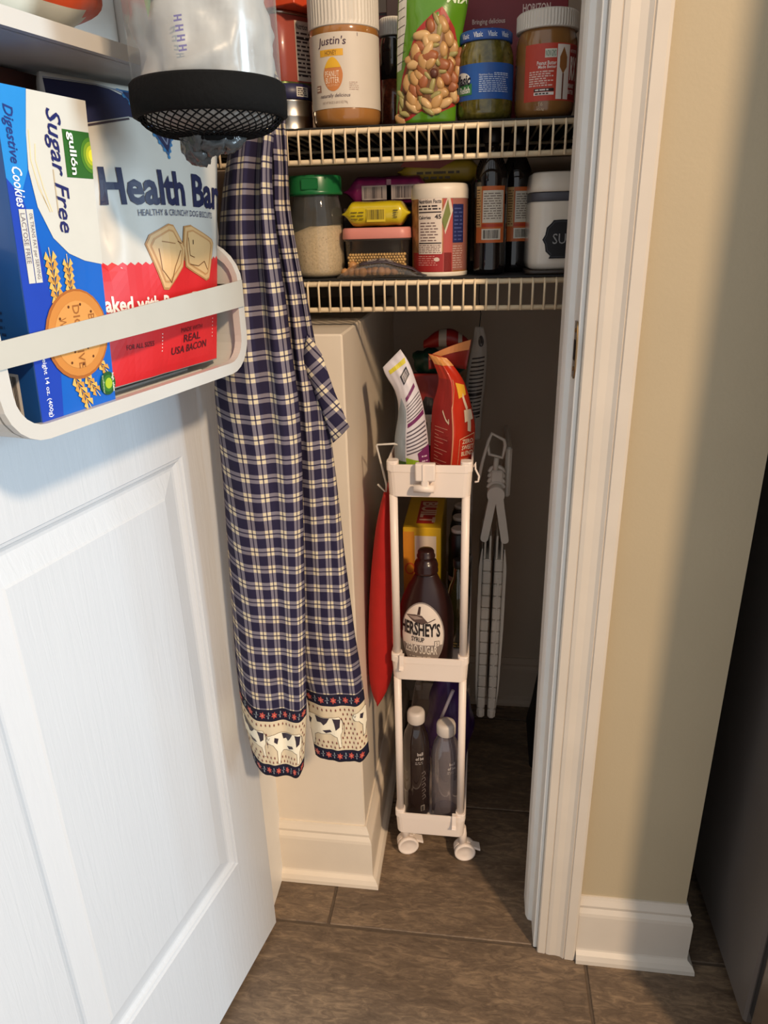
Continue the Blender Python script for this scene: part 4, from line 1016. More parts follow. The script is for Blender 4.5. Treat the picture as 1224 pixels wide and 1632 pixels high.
# --- bag of trail mix with a clear window
def trail_mix():
    t = thing('trail_mix_bag', 'bright green bag of nut mix with a clear window on the upper shelf', 'bag', (-0.084, 1.105, BU))
    W, Hh = 0.084, 0.176
    rows = [(0.0, -0.0415, 0.0395), (0.05, -0.0400, 0.0420), (0.10, -0.0390, 0.0470), (0.13, -0.0375, 0.0530), (0.176, -0.0350, 0.0600)]
    def S(u, v):
        cu = min(max(u, 0), 1); cv = min(max(v, 0), 1)
        xl, xr = interp(rows, cv*Hh)
        bul = 0.027*math.sin(PI*cu)**0.75*(math.sin(PI*min(1, cv*0.86+0.12)))**0.6 if 0 < cu < 1 else 0
        return (xl+(xr-xl)*u, -bul + wob(cu, cv, 6, 0.0025)*math.sin(PI*cu) - 0.010*(1-cv), cv*Hh+0.0005)
    Kb = lambda u, v: (S(u, v)[0], 0.018*math.sin(PI*u)*math.sin(PI*min(1, v*0.9+0.1)) - 0.010*(1-v)+0.001, v*Hh+0.0005)
    body = grid_pouch('pouch', t, S, Kb, 24, 32, [M('green_foil', (84, 134, 28), 0.25, var=0.08, vscale=25, coat=0.4, bump=0.2, bscale=50)])
    X = lambda px, py: None
    def uv(px, py):   # drawing units of the bag front -> u, v
        z = (200-py)*0.00072; xl, xr = interp(rows, max(0, min(Hh, z))); x = (px-680)*0.00086
        return ((x-xl)/(xr-xl)*W, z)
    P = Print()
    win = [(637, 196), (640, 160), (648, 125), (660, 88), (672, 60), (690, 42), (708, 30), (722, 62), (731, 92), (728, 140), (723, 166), (690, 184), (674, 173), (655, 186)]
    red = [(634, 199), (636, 168), (645, 120), (658, 82), (668, 52), (690, 30), (706, 18), (724, 50), (736, 84), (732, 150), (726, 172), (690, 190), (674, 180), (655, 193)]
    lim = lambda p: (min(max(p[0], 0.0015), W-0.0015), max(p[1], 0.001))
    P.poly([lim(uv(*p)) for p in red], (156, 44, 36), 1)
    P.poly([lim(uv(*p)) for p in win], (112, 74, 40), 2)
    P.text('MIX', *uv(712, 12), *uv(748, -4), (206, 222, 190), bold=0.02, layer=2); P.items[-1] = ([lim(p) for p in P.items[-1][0]],) + P.items[-1][1:]
    P.poly([lim(uv(*p)) for p in ((632, 112), (632, 60), (634, -20), (652, -20), (651, 40), (643, 110))], (206, 202, 190), 1)
    for k in range(8): P.line([lim(uv(635, 100-k*14)), lim(uv(649, 96-k*14))], 0.0008, (80, 76, 70), 2)
    P.build('print', body, lambda x, y: S(x/W, y/Hh), eps=0.0003, step=0.006, vstep=0.006)
    nutm = [M('peanut_tan', (184, 142, 88), 0.35, var=0.1), M('almond_brown', (150, 88, 50), 0.4, var=0.15), M('seed_green', (150, 140, 84), 0.4), M('cashew_cream', (200, 164, 112), 0.35), M('raisin_dark', (88, 48, 34), 0.4)]
    def inside(p, poly):
        c = False; j = len(poly)-1
        for i in range(len(poly)):
            if (poly[i][1] > p[1]) != (poly[j][1] > p[1]) and p[0] < (poly[j][0]-poly[i][0])*(p[1]-poly[i][1])/(poly[j][1]-poly[i][1])+poly[i][0]: c = not c
            j = i
        return c
    b = B(); rnd = random.Random(3); pts = []
    for _ in range(900):
        p = (rnd.uniform(635, 734), rnd.uniform(28, 196))
        if not inside(p, win): continue
        if any(math.hypot(p[0]-q[0], p[1]-q[1]) < 9.5 for q in pts): continue
        pts.append(p); x, z = lim(uv(*p)); c = Vector(S(x/W, z/Hh)); k = rnd.choice((0, 0, 0, 1, 1, 2, 2, 3, 3, 4))
        sc = ((1.45, .5, .95), (1.5, .45, 1.0), (1.3, .35, .5), (1.5, .5, .75), (.8, .5, .7))[k]
        b.blob(c, 0.0072*rnd.uniform(.8, 1.15), sc, k, 2, 0.12, 1.5, rnd.random()*9, Matrix.Rotation(rnd.uniform(0, PI), 3, 'Y'))
    o = obj('nut_mix', b, nutm, body); o['kind'] = 'stuff'
trail_mix()

# --- lower shelf: glass jar of breadcrumbs
M_GLASS = thin_glass('clear_glass', (238, 242, 240), 0.09, 0.05, (200, 200, 196), 0.06)
def crumb_jar():
    R = 0.0385
    t = thing('crumb_jar', 'clear jar of pale breadcrumbs with a green lid on the lower shelf', 'jar', (-0.2475, 1.115, BL_))
    b = B(); b.lathe([(R*.8, 0), (R*.97, 0.003), (R, 0.010), (R, 0.078), (R*.97, 0.090), (R*.90, 0.103), (R*.86, 0.110), (R*.86, 0.122)], 56, cap1=False); obj('glass_jar', b, M_GLASS, t)
    cr = M('breadcrumbs', (222, 192, 154), 0.8, var=0.18, vscale=300, bump=0.5, bscale=500)
    b = B(); n = 48; loops = []
    for r, z in ((R*.78, 0.002), (R*.945, 0.005), (R*.97, 0.011), (R*.97, 0.060)):
        loops.append([(r*math.sin(2*PI*i/n), -r*math.cos(2*PI*i/n), z if z < 0.05 else 0.0675+0.006*math.sin(2*PI*i/n)+0.0015*math.sin(8*PI*i/n)) for i in range(n)])
    loops.append([(R*.3*math.sin(2*PI*i/n), -R*.3*math.cos(2*PI*i/n), 0.072) for i in range(n)])
    b.loft(loops); obj('breadcrumbs', b, cr, t)
    rnd = random.Random(5); P = Print()
    for _ in range(34): P.ell(rnd.uniform(-0.04, 0.04), rnd.uniform(0.008, 0.058), 0.0006, 0.0005, (150, 104, 70), 1, 6)
    P.build('crumb_specks', t, cyl(R*.972), step=0.004)
    gl = M('green_plastic_lid', (28, 104, 56), 0.3, var=0.05)
    b = B(); b.lathe([(R*.99, 0.1135), (R*1.01, 0.1145), (R*1.01, 0.118), (R*.985, 0.119), (R*.985, 0.136), (R*.95, 0.139), (R*.5, 0.1395)], 56); lid = obj('lid', b, gl, t)
    b = B(); b.box(-0.012, 0.012, -R*.999, -R*.97, 0.120, 0.1345, bev=0.001); obj('flip_tab', b, gl, lid)
crumb_jar()

def pink_container():
    t = thing('food_container', 'small clear container of dried chickpeas with a pink lid', 'container', (-0.157, 1.125, BL_))
    pl = thin_glass('clear_plastic', (236, 236, 232), 0.07, 0.1, (200, 190, 180), 0.06)
    b = B(); b.loft([[(x, y, z) for x, y in rrect(0.094*s, 0.080*s, 0.014, 5)] for s, z in ((0.90, 0.001), (0.94, 0.004), (1.0, 0.050), (1.05, 0.0505), (1.05, 0.0525))], cap1=False); obj('tub', b, pl, t)
    b = B(); b.loft([[(x, y, z) for x, y in rrect(0.099*s, 0.085*s, 0.015, 5)] for s, z in ((1.0, 0.0528), (1.012, 0.054), (1.0, 0.066), (0.96, 0.068))]); obj('lid', b, M('pink_plastic_lid', (206, 132, 120), 0.4, var=0.04), t)
    b = B(); rnd = random.Random(2)
    for j in range(8):
        for i in range(20):
            for side in (0, 1):
                b.blob((-0.0405+0.0042*i+(0.0021 if j % 2 else 0), -0.0375+side*0.005, 0.0055+0.0037*j), 0.00235*rnd.uniform(.9, 1.1), sub=1)
    o = obj('chickpeas', b, M('dried_chickpeas', (196, 158, 98), 0.6, var=0.2, vscale=200), t); o['kind'] = 'stuff'
    b = B(); b.box(-0.040, 0.040, -0.030, 0.034, 0.003, 0.031, bev=0.004); o = obj('chickpea_core', b, M('dried_chickpeas', (196, 158, 98)), t); o['kind'] = 'stuff'
pink_container()

def packet(name, label, loc, rz, L, D, H, mat, prnt=None, tilt=0.0, twist=True):
    """pillow packet lying on its broad side, crimped at both ends"""
    t = thing(name, label, 'packet', loc, rot=(tilt, 0, rz))
    b = B(); n = 24; loops = []
    for j in range(29):
        v = j/28; x = -L/2+L*v; e = min(v, 1-v)
        k = smooth01(e/0.16)
        lp = []
        for i in range(n):
            a = 2*PI*i/n; cx = math.copysign(abs(math.cos(a))**0.6, math.cos(a)); sx = math.copysign(abs(math.sin(a))**0.6, math.sin(a))
            dy = D/2*(0.80+0.20*k)*cx; dz = H/2*(0.06+0.94*k)*sx
            dz += 0.0012*mnoise.noise(Vector((x*60, a*1.2, 2.0)))
            lp.append((x, dy, dz + H/2))
        loops.append(lp)
    b.loft(loops); o = obj('wrapper', b, mat, t)
    if prnt: prnt(o)
    return t
def yp(o):
    P = Print(); bk = (70, 60, 20)
    P.rect(-0.012, 0.006, 0.015, 0.024, (206, 180, 40)); P.bars(-0.011, 0.009, 0.014, 0.022, bk, 18); P.small(-0.035, 0.008, -0.016, 0.021, 3, bk, fill=0.25, ragged=0.3); P.small(0.026, 0.010, 0.034, 0.022, 4, bk, fill=0.4)
    P.build('print', o, lambda u, v: (u, -0.0345-0.0006, v), eps=0.0003)
packet('candy_packet', 'yellow crimped packet with a bar code on top of the pink-lidded container', (-0.1565, 1.118, BL_+0.0695), 0.0, 0.098, 0.068, 0.034, M('yellow_foil', (198, 176, 30), 0.25, var=0.1, vscale=25, coat=0.5, bump=0.25, bscale=40), yp)
def pp(o):
    P = Print(); P.rect(-0.038, 0.010, 0.048, 0.030, (176, 164, 160)); P.bars(-0.034, 0.012, -0.006, 0.028, (60, 50, 54), 14); P.bars(0.014, 0.012, 0.042, 0.028, (60, 50, 54), 14); P.rect(0.000, 0.010, 0.007, 0.038, (150, 110, 130))
    P.build('print', o, lambda u, v: (u, -0.0355, v), eps=0.0003)
packet('snack_packet', 'purple snack packet at the back behind the yellow packet', (-0.150, 1.205, BL_+0.097), 0.0, 0.135, 0.07, 0.044, M('purple_foil', (118, 30, 84), 0.3, var=0.1, coat=0.3), pp)
b = B(); b.box(-0.070, 0.070, -0.04, 0.05, 0, 0.0965, bev=0.002); tag(obj('snack_carton', b, M('dark_carton', (52, 40, 36), 0.6), None, (-0.150, 1.215, BL_)), 'dark carton under the purple packet on the lower shelf', 'box')
def yr(o):
    P = Print(); P.text('NOODLE', -0.05, 0.006, 0.03, 0.018, (60, 44, 20), bold=0.02); P.items = P.items[:-1]
    P.poly([(-0.06, 0.024), (0.00, 0.020), (0.03, 0.034), (-0.05, 0.036)], (140, 52, 30)); P.small(-0.035, 0.004, 0.03, 0.018, 2, (90, 70, 26), fill=0.5); P.build('print', o, lambda u, v: (u, -0.0355, v), eps=0.0003)
b = B(); b.box(-0.004, 0.050, -0.03, 0.05, 0, 0.128, bev=0.002); tag(obj('snack_carton', b, M('dark_carton_2', (46, 36, 32), 0.6), None, (-0.075, 1.235, BL_)), 'dark carton behind the fried onion canister', 'box')
packet('snack_packet', 'yellow and red packet lying above the fried onion canister', (-0.072, 1.230, BL_+0.1285), 0.02, 0.130, 0.07, 0.034, M('dull_yellow_foil', (190, 158, 50), 0.35, var=0.2, vscale=20), yr)

def onion_can():
    R = 0.0402
    t = thing('onion_canister', 'red canister of fried onions with a white lid and nutrition panel', 'canister', (-0.0663, 1.115, BL_))
    b = B(); b.lathe([(R*.96, 0), (R, 0.002), (R, 0.110)], 64); obj('tube', b, M('onion_photo_print', (176, 120, 70), 0.4, var=0.55, vscale=70), t)
    lw = M('translucent_white_lid', (226, 214, 196), 0.4)
    b = B(); b.lathe([(R*1.012, 0.103), (R*1.018, 0.104), (R*1.018, 0.115), (R*.98, 0.1215), (R*.90, 0.123)], 64); obj('lid', b, lw, t)
    b = B(); b.lathe([(R*1.0, 0), (R*1.012, 0.001), (R*1.012, 0.005), (R*1.0, 0.006)], 64); obj('base_rim', b, lw, t)
    P = Print(); X = lambda px: (px-701)*.00092
    Z = lambda py: 0.110-(py-302)*.00081
    P.rect(-0.046, 0.0065, 0.020, Z(398), (158, 36, 34), 1); P.rect(X(709), Z(430), X(724), Z(304), (176, 74, 66), 1); P.rect(X(724), Z(428), X(760), Z(304), (150, 96, 84), 1)
    P.poly([(X(706), Z(335)), (X(718), Z(302)), (X(724), Z(330)), (X(712), Z(368))], (206, 190, 170), 2); P.poly([(X(707), Z(345)), (X(716), Z(312)), (X(720), Z(335)), (X(711), Z(362))], (112, 120, 54), 3)
    P.rect(X(668), Z(400), X(707), Z(310), (222, 206, 190), 3)
    bk = (52, 40, 40)
    P.text('Nutrition Facts', X(669), Z(318), X(706), Z(311.5), bk, bold=0.02, layer=4); P.small(X(669), Z(329), X(706), Z(320), 2, bk, 4); P.rect(X(669), Z(333), X(706), Z(331), bk, 4)
    P.text('Calories', X(669), Z(343), X(690), Z(337.5), bk, bold=0.02, layer=4); P.text('45', X(696), Z(343), X(706), Z(335.5), bk, bold=0.03, layer=4)
    P.small(X(672), Z(380), X(706), Z(347), 7, (110, 84, 80), 4, fill=0.35, ragged=0.3); P.rect(X(669), Z(383), X(706), Z(381), bk, 4); P.small(X(669), Z(399), X(706), Z(384), 5, (120, 90, 86), 4, fill=0.4, ragged=0.1)
    P.small(X(667), Z(420), X(705), Z(402), 5, (206, 140, 130), 2, fill=0.35, ragged=0.5); P.ell(X(699), Z(409), 0.004, 0.0028, (214, 190, 176), 3)
    P.rect(X(724), Z(382), X(745), Z(320), (28, 36, 84), 3); P.small(X(726), Z(380), X(744), Z(324), 9, (70, 80, 130), 4, fill=0.35); P.small(X(724), Z(425), X(746), Z(386), 10, (190, 160, 150), 3, fill=0.35)
    P.build('label_print', t, cyl(R*1.002), step=0.0028, eps=0.00025)
onion_can()

def soy(loc, label, R, big):
    t = thing('sauce_bottle', label, 'bottle', loc, -0.12 if big else 0.3, 'dark soy sauce bottles on the lower shelf')
    m = M('dark_soy_bottle', (20, 15, 15), 0.08, coat=0.8, var=0.1)
    b = B(); b.lathe([(R*.75, 0), (R*.97, 0.003), (R, 0.008), (R, 0.030), (R*.985, 0.032), (R*.985, 0.122), (R, 0.126), (R*.92, 0.140), (R*.6, 0.156), (R*.42, 0.166), (R*.42, 0.176)], 48); obj('bottle_body', b, m, t)
    b = B(); b.lathe([(R*.5, 0.172), (R*.52, 0.173), (R*.52, 0.186), (R*.46, 0.188)], 32); obj('cap', b, M('black_cap', (24, 20, 20), 0.4), t)
    P = Print(); X = lambda px: (px-776)*.00092
    Z = lambda py: 0.118-(py-295)*.00080
    P.rect(X(755), Z(388), X(803), Z(296), (190, 96, 42), 1); P.rect(X(755), Z(362), X(765), Z(296), (190, 150, 96), 2)
    P.small(X(756), Z(360), X(764), Z(300), 14, (90, 60, 40), 3, fill=0.35); P.rect(X(767), Z(355), X(800), Z(303), (206, 196, 178), 2); P.small(X(769), Z(350), X(798), Z(306), 11, (110, 92, 80), 3, fill=0.35, ragged=0.15)
    P.rect(X(766), Z(362), X(800), Z(357), (176, 58, 30), 2); P.rect(X(766), Z(383), X(796), Z(365), (206, 196, 178), 2); P.bars(X(769), Z(381), X(793), Z(367), (40, 30, 28), 20, 3)
    P.build('label_print', t, cyl(R*1.003), step=0.003, eps=0.00025)
soy((0.0060, 1.112, BL_), 'dark soy sauce bottle with an orange label and bar code, nearest the onion canister', 0.0235, True)
soy((0.0430, 1.165, BL_), 'dark soy sauce bottle standing behind, next to the white canister', 0.0230, False)

def sugar():
    t = thing('canister', 'white square canister with a black scalloped label beside the door jamb', 'canister', (0.102, 1.125, BL_+0.006), 0.06)
    cer = M('cream_ceramic', (226, 216, 200), 0.2, var=0.02, coat=0.4)
    b = B(); b.loft([[(x, y, z) for x, y in rrect(0.086*s, 0.086*s, 0.020, 6)] for s, z in ((0.90, 0), (0.97, 0.003), (1.0, 0.010), (1.0, 0.086), (0.98, 0.089))]); obj('body', b, cer, t)
    b = B(); b.loft([[(x, y, z) for x, y in rrect(0.084*s, 0.084*s, 0.020, 6)] for s, z in ((0.97, 0.0892), (1.0, 0.090), (1.0, 0.100), (0.97, 0.101))]); obj('gasket', b, M('grey_gasket', (84, 84, 92), 0.4), t)
    b = B(); b.loft([[(x, y, z) for x, y in rrect(0.087*s, 0.087*s, 0.021, 6)] for s, z in ((0.98, 0.1012), (1.0, 0.102), (0.995, 0.108), (0.95, 0.124), (0.90, 0.1262))]); obj('lid', b, cer, t)
    pl = []
    w, h = 0.026, 0.025
    pl = [(-w*.62, -h), (-w*.55, -h*.86), (-w*.80, -h*.62), (-w*.86, -h*.25), (-w, 0), (-w*.86, h*.25), (-w*.80, h*.62), (-w*.55, h*.86), (-w*.45, h), (0, h*1.02)]
    pl = pl + [(-x, z) for x, z in pl[:-1][::-1]]
    b = B(); b.loft([[(x, -0.0432, z+0.040) for x, z in pl], [(x, -0.0445, z+0.040) for x, z in pl]], smooth=False); lb = obj('label_plaque', b, M('blackboard_label', (24, 24, 27), 0.5), t)
    P = Print(); P.line([(x*0.9, z*0.9+0.040) for x, z in pl + pl[:1]], 0.0007, (70, 72, 78)); P.text('SU', -0.012, 0.034, 0.006, 0.0475, (150, 150, 150)); P.build('label_print', lb, flat(-0.0446))
    b = B(); b.loft([[(x, y, z) for x, y in rrect(0.120*s, 0.100*s, 0.012, 4)] for s, z in ((0.97, 0.0), (1.0, 0.0008), (1.0, 0.005), (0.985, 0.0056))]); tag(obj('coaster_tray', b, M('dark_tray', (58, 48, 40), 0.4), None, (0.117, 1.124, BL_)), 'thin dark tray under the white canister', 'tray')
sugar()

# zip bag with nuts lying at the front edge
def zip_bag():
    t = thing('zip_bag', 'small clear bag of hazelnuts with a dark printed strip at the shelf edge', 'bag', (-0.150, 1.083, BL_), 0.0)
    F = lambda u, v: (-0.064+0.128*u - 0.012*v*(u-0.3), -0.014+0.030*v - 0.002*math.sin(6*u), 0.0010+(0.0235*math.sin(PI*min(1, u*1.1))**.7*(1-0.15*v) + 0.004*math.sin(9*u)**2*u)*math.sin(PI*(0.12+0.80*v))**.6)
    Kb = lambda u, v: (F(u, v)[0], F(u, v)[1], 0.0006)
    grid_pouch('film', t, F, Kb, 26, 10, [thin_glass('thin_clear_film', (232, 230, 226), 0.10, 0.12, (180, 170, 160), 0.12)])
    b = B(); rnd = random.Random(4)
    for k in range(9): b.blob((-0.052+0.0088*k+rnd.uniform(-.001, .001), -0.004+rnd.uniform(-.002, .008), 0.0078+0.001*rnd.random()), 0.0066*rnd.uniform(.85, 1.1), m=0, sub=2)
    b.blob((-0.042, 0.004, 0.0165), 0.0068, sub=2)
    o = obj('hazelnuts', b, M('hazelnut', (184, 132, 80), 0.5, var=0.2, vscale=120), t); o['kind'] = 'stuff'
    b = B(); b.grid(lambda u, v: (-0.030+0.098*u, F(min(1, 0.27+0.73*u), 0.12+0.42*v)[1]-0.0005, F(min(1, 0.27+0.73*u), 0.12+0.42*v)[2]+0.0012-0.006*u*v*0), 14, 4); st = solid(obj('printed_strip', b, M('dark_violet_print', (66, 56, 62), 0.4, var=0.15), t), 0.0004)
    P = Print()
    for k in range(5): P.small(0.12+0.0, 0.15+0.12*k, 0.56, 0.24+0.12*k, 1, (190, 184, 176), fill=0.4)
    P.build('strip_print', st, lambda x, y: (-0.030+0.098*x, F(min(1, 0.27+0.73*x), 0.12+0.42*y)[1]-0.001, F(min(1, 0.27+0.73*x), 0.12+0.42*y)[2]+0.0018), eps=0.0003, step=0.06, vstep=0.2)
zip_bag()
# ================================================================== ROLLING CART AND ITS LOAD
M_CART = M('cart_white_plastic', (240, 226, 214), 0.36, var=0.02, vscale=8, sss=0.05)
CX, CY = -0.0768, 1.03
def cart():
    t = thing('rolling_cart', 'slim white three-tier rolling cart standing in the pantry', 'cart', (CX, CY, 0))
    W, D = 0.1335, 0.42
    for z0, z1 in ((0.079, 0.130), (0.430, 0.477), (0.770, 0.823)):
        b = B(); h = z1-z0
        def rr(s, z, dw=0.0): return [(x, y+D/2, z) for x, y in rrect(W*s-dw, D*(1-(1-s)*0.33)-dw, 0.012, 4)]
        b.loft([rr(.952, z0), rr(.958, z0+0.002), rr(.985, z1-0.0125), rr(.998, z1-0.0118), rr(1.0, z1-0.0005), rr(0.998, z1), rr(0.995, z1, 0.005), rr(0.985, z1-0.0118, 0.006), rr(.955, z0+0.006, 0.006)], smooth=False)
        tr = obj('tray', b, M_CART, t)
        for sx in (-1, 1):
            for y in (0.0105, D-0.0105):
                b = B(); b.loft([[(sx*(W/2-0.0098)+x, y+yy, z) for x, yy in rrect(0.0185*s, 0.0185*s, 0.006, 3)] for s, z in ((1.0, z1-0.010), (1.0, z1+0.0035), (0.93, z1+0.0048))], smooth=False); obj('corner_socket', b, M_CART, tr)
    for sx in (-1, 1):
        for y in (0.0105, D-0.0105):
            for za, zb in ((0.131, 0.431), (0.478, 0.771)):
                b = B(); b.tube([(sx*(W/2-0.0100), y, za), (sx*(W/2-0.0100), y, zb)], 0.0066, 18); obj('post', b, M_CART, t)
    # casters: twin-disc wheels with a hood and a brake tab
    for k, (x, y, a) in enumerate(((-0.047, 0.036, 0.25), (0.066, 0.032, 0.15), (-0.047, D-0.03, 0.8), (0.047, D-0.03, -0.5))):
        c = bpy.data.objects.new('caster', None); COL.objects.link(c); c.parent = t; c.empty_display_size = 0.01; c.location = (x if abs(x) < 0.05 else 0.0655, y, 0); c.rotation_euler = (0, 0, a)
        R = 0.0205
        for s in (-1, 1):
            b = B(); b.lathe([(R*.96, -0.004), (R, -0.0028), (R, 0.0028), (R*.96, 0.004), (R*.80, 0.0046), (R*.78, 0.0040), (R*.2, 0.0046)], 40); o = obj('wheel', b, M_CART, c, (0, s*0.0078, R)); o.rotation_euler = (PI/2 if s < 0 else -PI/2, 0, 0)
        b = B()
        for a0 in (0,):
            pts = [(-R*1.02*math.cos(q), R+R*1.05*math.sin(q)) for q in [PI*0.02+PI*0.66*i/12 for i in range(13)]]
            ins = [(px*0.86, R+(pz-R)*0.86) for px, pz in pts]
            b.loft([[(px, y0, pz) for px, pz in pts] + [(px, y0, pz) for px, pz in ins[::-1]] for y0 in (-0.0030, 0.0030)], smooth=False)
        b.lathe([(0.008, R+R*0.9), (0.008, 0.060), (0.006, 0.0785)], 20, cx=-0.004); obj('hood', b, M_CART, c)
        b = B(); b.loft([[(0.010, -0.007, R*1.45), (0.010, 0.007, R*1.45), (0.010, 0.007, R*1.75), (0.010, -0.007, R*1.75)], [(0.030, -0.008, R*1.05), (0.030, 0.008, R*1.05), (0.030, 0.008, R*1.32), (0.030, -0.008, R*1.32)]], smooth=False); obj('brake_tab', b, M_CART, c)
    # folding clip on the top tray
    x0, x1 = -0.0215, 0.0105
    b = B(); b.box(x0+0.001, x1, -0.0125, -0.0003, 0.8005, 0.8285, bev=0.0025, seg=2); b.box(x0+0.0125, x0+0.0145, -0.0140, -0.0118, 0.8015, 0.8280); cl = obj('clip', b, M_CART, t)
    b = B(); b.tube([(x0-0.001, -0.0085, 0.7885), (x0+0.030, -0.0085, 0.7875)], 0.0062, 14); b.box(x0+0.010, x0+0.022, -0.0125, -0.0003, 0.786, 0.806, bev=0.002); obj('clip_bar', b, M_CART, cl)
    def hook(pts, w, nm='hook'):
        b = B(); loops = []
        for i, p in enumerate(pts):
            q0 = Vector(pts[max(i-1, 0)]); q1 = Vector(pts[min(i+1, len(pts)-1)]); d = (q1-q0).normalized(); n = Vector((0, -d.z, d.y)) if abs(d.x) < 0.3 else Vector((-d.z, 0, d.x))
            s = Vector((w/2, 0, 0)) if abs(d.x) < 0.3 and n.x == 0 else Vector((0, w/2, 0))
            p = Vector(p); loops.append([tuple(p-s-n*0.0014), tuple(p+s-n*0.0014), tuple(p+s+n*0.0014), tuple(p-s+n*0.0014)])
        b.loft(loops, smooth=False); obj(nm, b, M_CART, t)
    def front_hook(x, zt):
        hook([(x, 0.004, zt-0.012), (x, 0.004, zt+0.0035), (x, -0.0018, zt+0.0035), (x, -0.0028, zt-0.004), (x, -0.004, zt-0.016), (x, -0.0075, zt-0.0215), (x, -0.0105, zt-0.019)], 0.0075)
    front_hook(-0.0475, 0.4775); front_hook(0.0455, 0.1305)
    b = B(); b.tube([(W/2+0.001, 0.02, 0.815), (W/2+0.004, 0.02, 0.822), (W/2+0.0035, 0.02, 0.812), (W/2+0.0095, 0.02, 0.800), (W/2+0.0085, 0.02, 0.7915), (W/2+0.003, 0.02, 0.7905)], 0.0016, 8); obj('side_hook', b, M_CART, t)
cart()

# white wire loop and the red cloth on the cart's left side
b = B(); b.tube([(-0.1300, 1.075, 0.8415), (-0.1350, 1.072, 0.8440), (-0.1605, 1.066, 0.8440), (-0.1618, 1.066, 0.8420), (-0.1475, 1.062, 0.7800), (-0.1480, 1.064, 0.7640), (-0.1620, 1.066, 0.7780)], 0.0017, 8)
tag(obj('wire_hook', b, M('white_wire', (206, 200, 190), 0.35)), 'bent white wire hook on the left side of the cart', 'hook')
def red_cloth():
    t = thing('red_bag', 'folded red cloth bag hanging on the left side of the cart', 'bag', (-0.160, 1.08, 0.355))
    m1 = M('red_fabric', (176, 26, 20), 0.7, var=0.08, bump=0.15, bscale=60)
    tab = [(0.0, -0.0170, -0.0105), (0.012, -0.0215, -0.0040), (0.035, -0.0260, 0.0060), (0.060, -0.0280, 0.0125), (0.13, -0.0270, 0.0150), (0.25, -0.0190, 0.0155), (0.34, -0.0080, 0.0155), (0.385, 0.0010, 0.0165), (0.400, 0.0050, 0.0170), (0.411, 0.0080, 0.0130)]
    b = B(); loops = []
    for k in range(60):
        z = 0.411*k/59; xl, xr = interp(tab, z); xm = xl+(xr-xl)*0.62; top = smooth01((z-0.30)/0.11)
        yf = -0.022; loops.append([(xl, yf+0.005, z), (xl+(xm-xl)*.5, yf-0.002+0.003*math.sin(z*30), z), (xm, yf-0.007, z), (xm+(xr-xm)*.5, yf+0.001*math.sin(z*40), z), (xr, yf+0.004, z), (xr-0.001, 0.09-0.06*top, z), ((xl+xr)/2, 0.12-0.08*top, z), (xl+0.001, 0.10-0.06*top, z)])
    b.loft(loops); obj('folded_cloth', b, m1, t)
    b = B(); b.tube([(0.016, -0.018, 0.385), (0.024, -0.022, 0.380), (0.030, -0.018, 0.366)], 0.0005, 5); obj('loose_thread', b, m1, t)
red_cloth()

# --- bags in the top tray
def row_bag(name, label, cat, loc, rows, yb, bulge, depth, mats, ridge=None, nu=24, nv=36, wr=0.002, seed=3.0):
    """rows: (v, xl, zl, xr, zr) relative to loc"""
    t = thing(name, label, cat, loc)
    def S(u, v):
        cu = min(max(u, 0), 1); cv = min(max(v, 0), 1); xl, zl, xr, zr = interp(rows, cv)
        if ridge: pr = (cu/ridge if cu < ridge else (1-cu)/(1-ridge))**0.9
        else: pr = math.sin(PI*cu)**0.75 if 0 < cu < 1 else 0
        amp = bulge*max(0.12, math.sin(PI*min(1, cv*0.72+0.26)))
        return (xl+(xr-xl)*u, yb(cv) - amp*pr + wr*mnoise.noise(Vector((cu*5, cv*9, seed)))*math.sin(PI*cu), zl+(zr-zl)*u)
    def Kb(u, v):
        p = S(u, v); xl, zl, xr, zr = interp(rows, v); return (p[0], yb(v) + depth*math.sin(PI*u)**0.8*max(0.05, 1-v)**0.6 + 0.0015, p[2])
    o = grid_pouch('pouch', t, S, Kb, nu, nv, mats)
    return t, o, S
A0 = (-0.105, 1.085, 0.7768)
rowsA = [(0, -.030, 0, .026, 0), (.35, -.030, .070, .023, .070), (.6, -.023, .118, .015, .130), (.8, -.028, .150, .003, .170), (.92, -.042, .175, -.006, .194), (1, -.0455, .186, -.018, .213)]
tA, oA, SA = row_bag('snack_bag', 'white and purple printed snack bag leaning left in the cart top tray', 'bag', A0, rowsA, lambda v: -0.006*v, 0.020, 0.018, [M('pale_foil', (214, 208, 214), 0.35, var=0.05, coat=0.2)])
P = Print(); pu = (112, 40, 92); gy = (90, 80, 90)
P.poly([(0.005, 0.001), (0.33, 0.001), (0.36, 0.35), (0.36, 0.60), (0.22, 0.72), (0.02, 0.60), (0.005, 0.35)], (150, 160, 168), 1); P.poly([(0.005, 0.001), (0.36, 0.001), (0.36, 0.20), (0.005, 0.20)], (62, 92, 40), 2)
P.poly([(0.37, 0.001), (0.80, 0.001), (0.78, 0.205), (0.37, 0.235)], (136, 168, 40), 2); P.poly([(0.80, 0.01), (0.995, 0.01), (0.995, 0.33), (0.70, 0.27)], pu, 3); P.small(0.80, 0.06, 0.98, 0.26, 5, (206, 180, 200), 4, fill=0.3)
P.poly([(0.42, 0.465), (0.97, 0.535), (0.97, 0.565), (0.42, 0.495)], pu, 2); P.poly([(0.42, 0.665), (0.90, 0.745), (0.90, 0.775), (0.42, 0.70)], pu, 2)
for k in range(7): P.line([(0.40, 0.26+0.028*k), (0.97, 0.315+0.029*k)], 0.011, gy, 2)
for k in range(6): P.line([(0.40, 0.51+0.024*k), (0.97, 0.575+0.024*k)], 0.008, gy, 2)
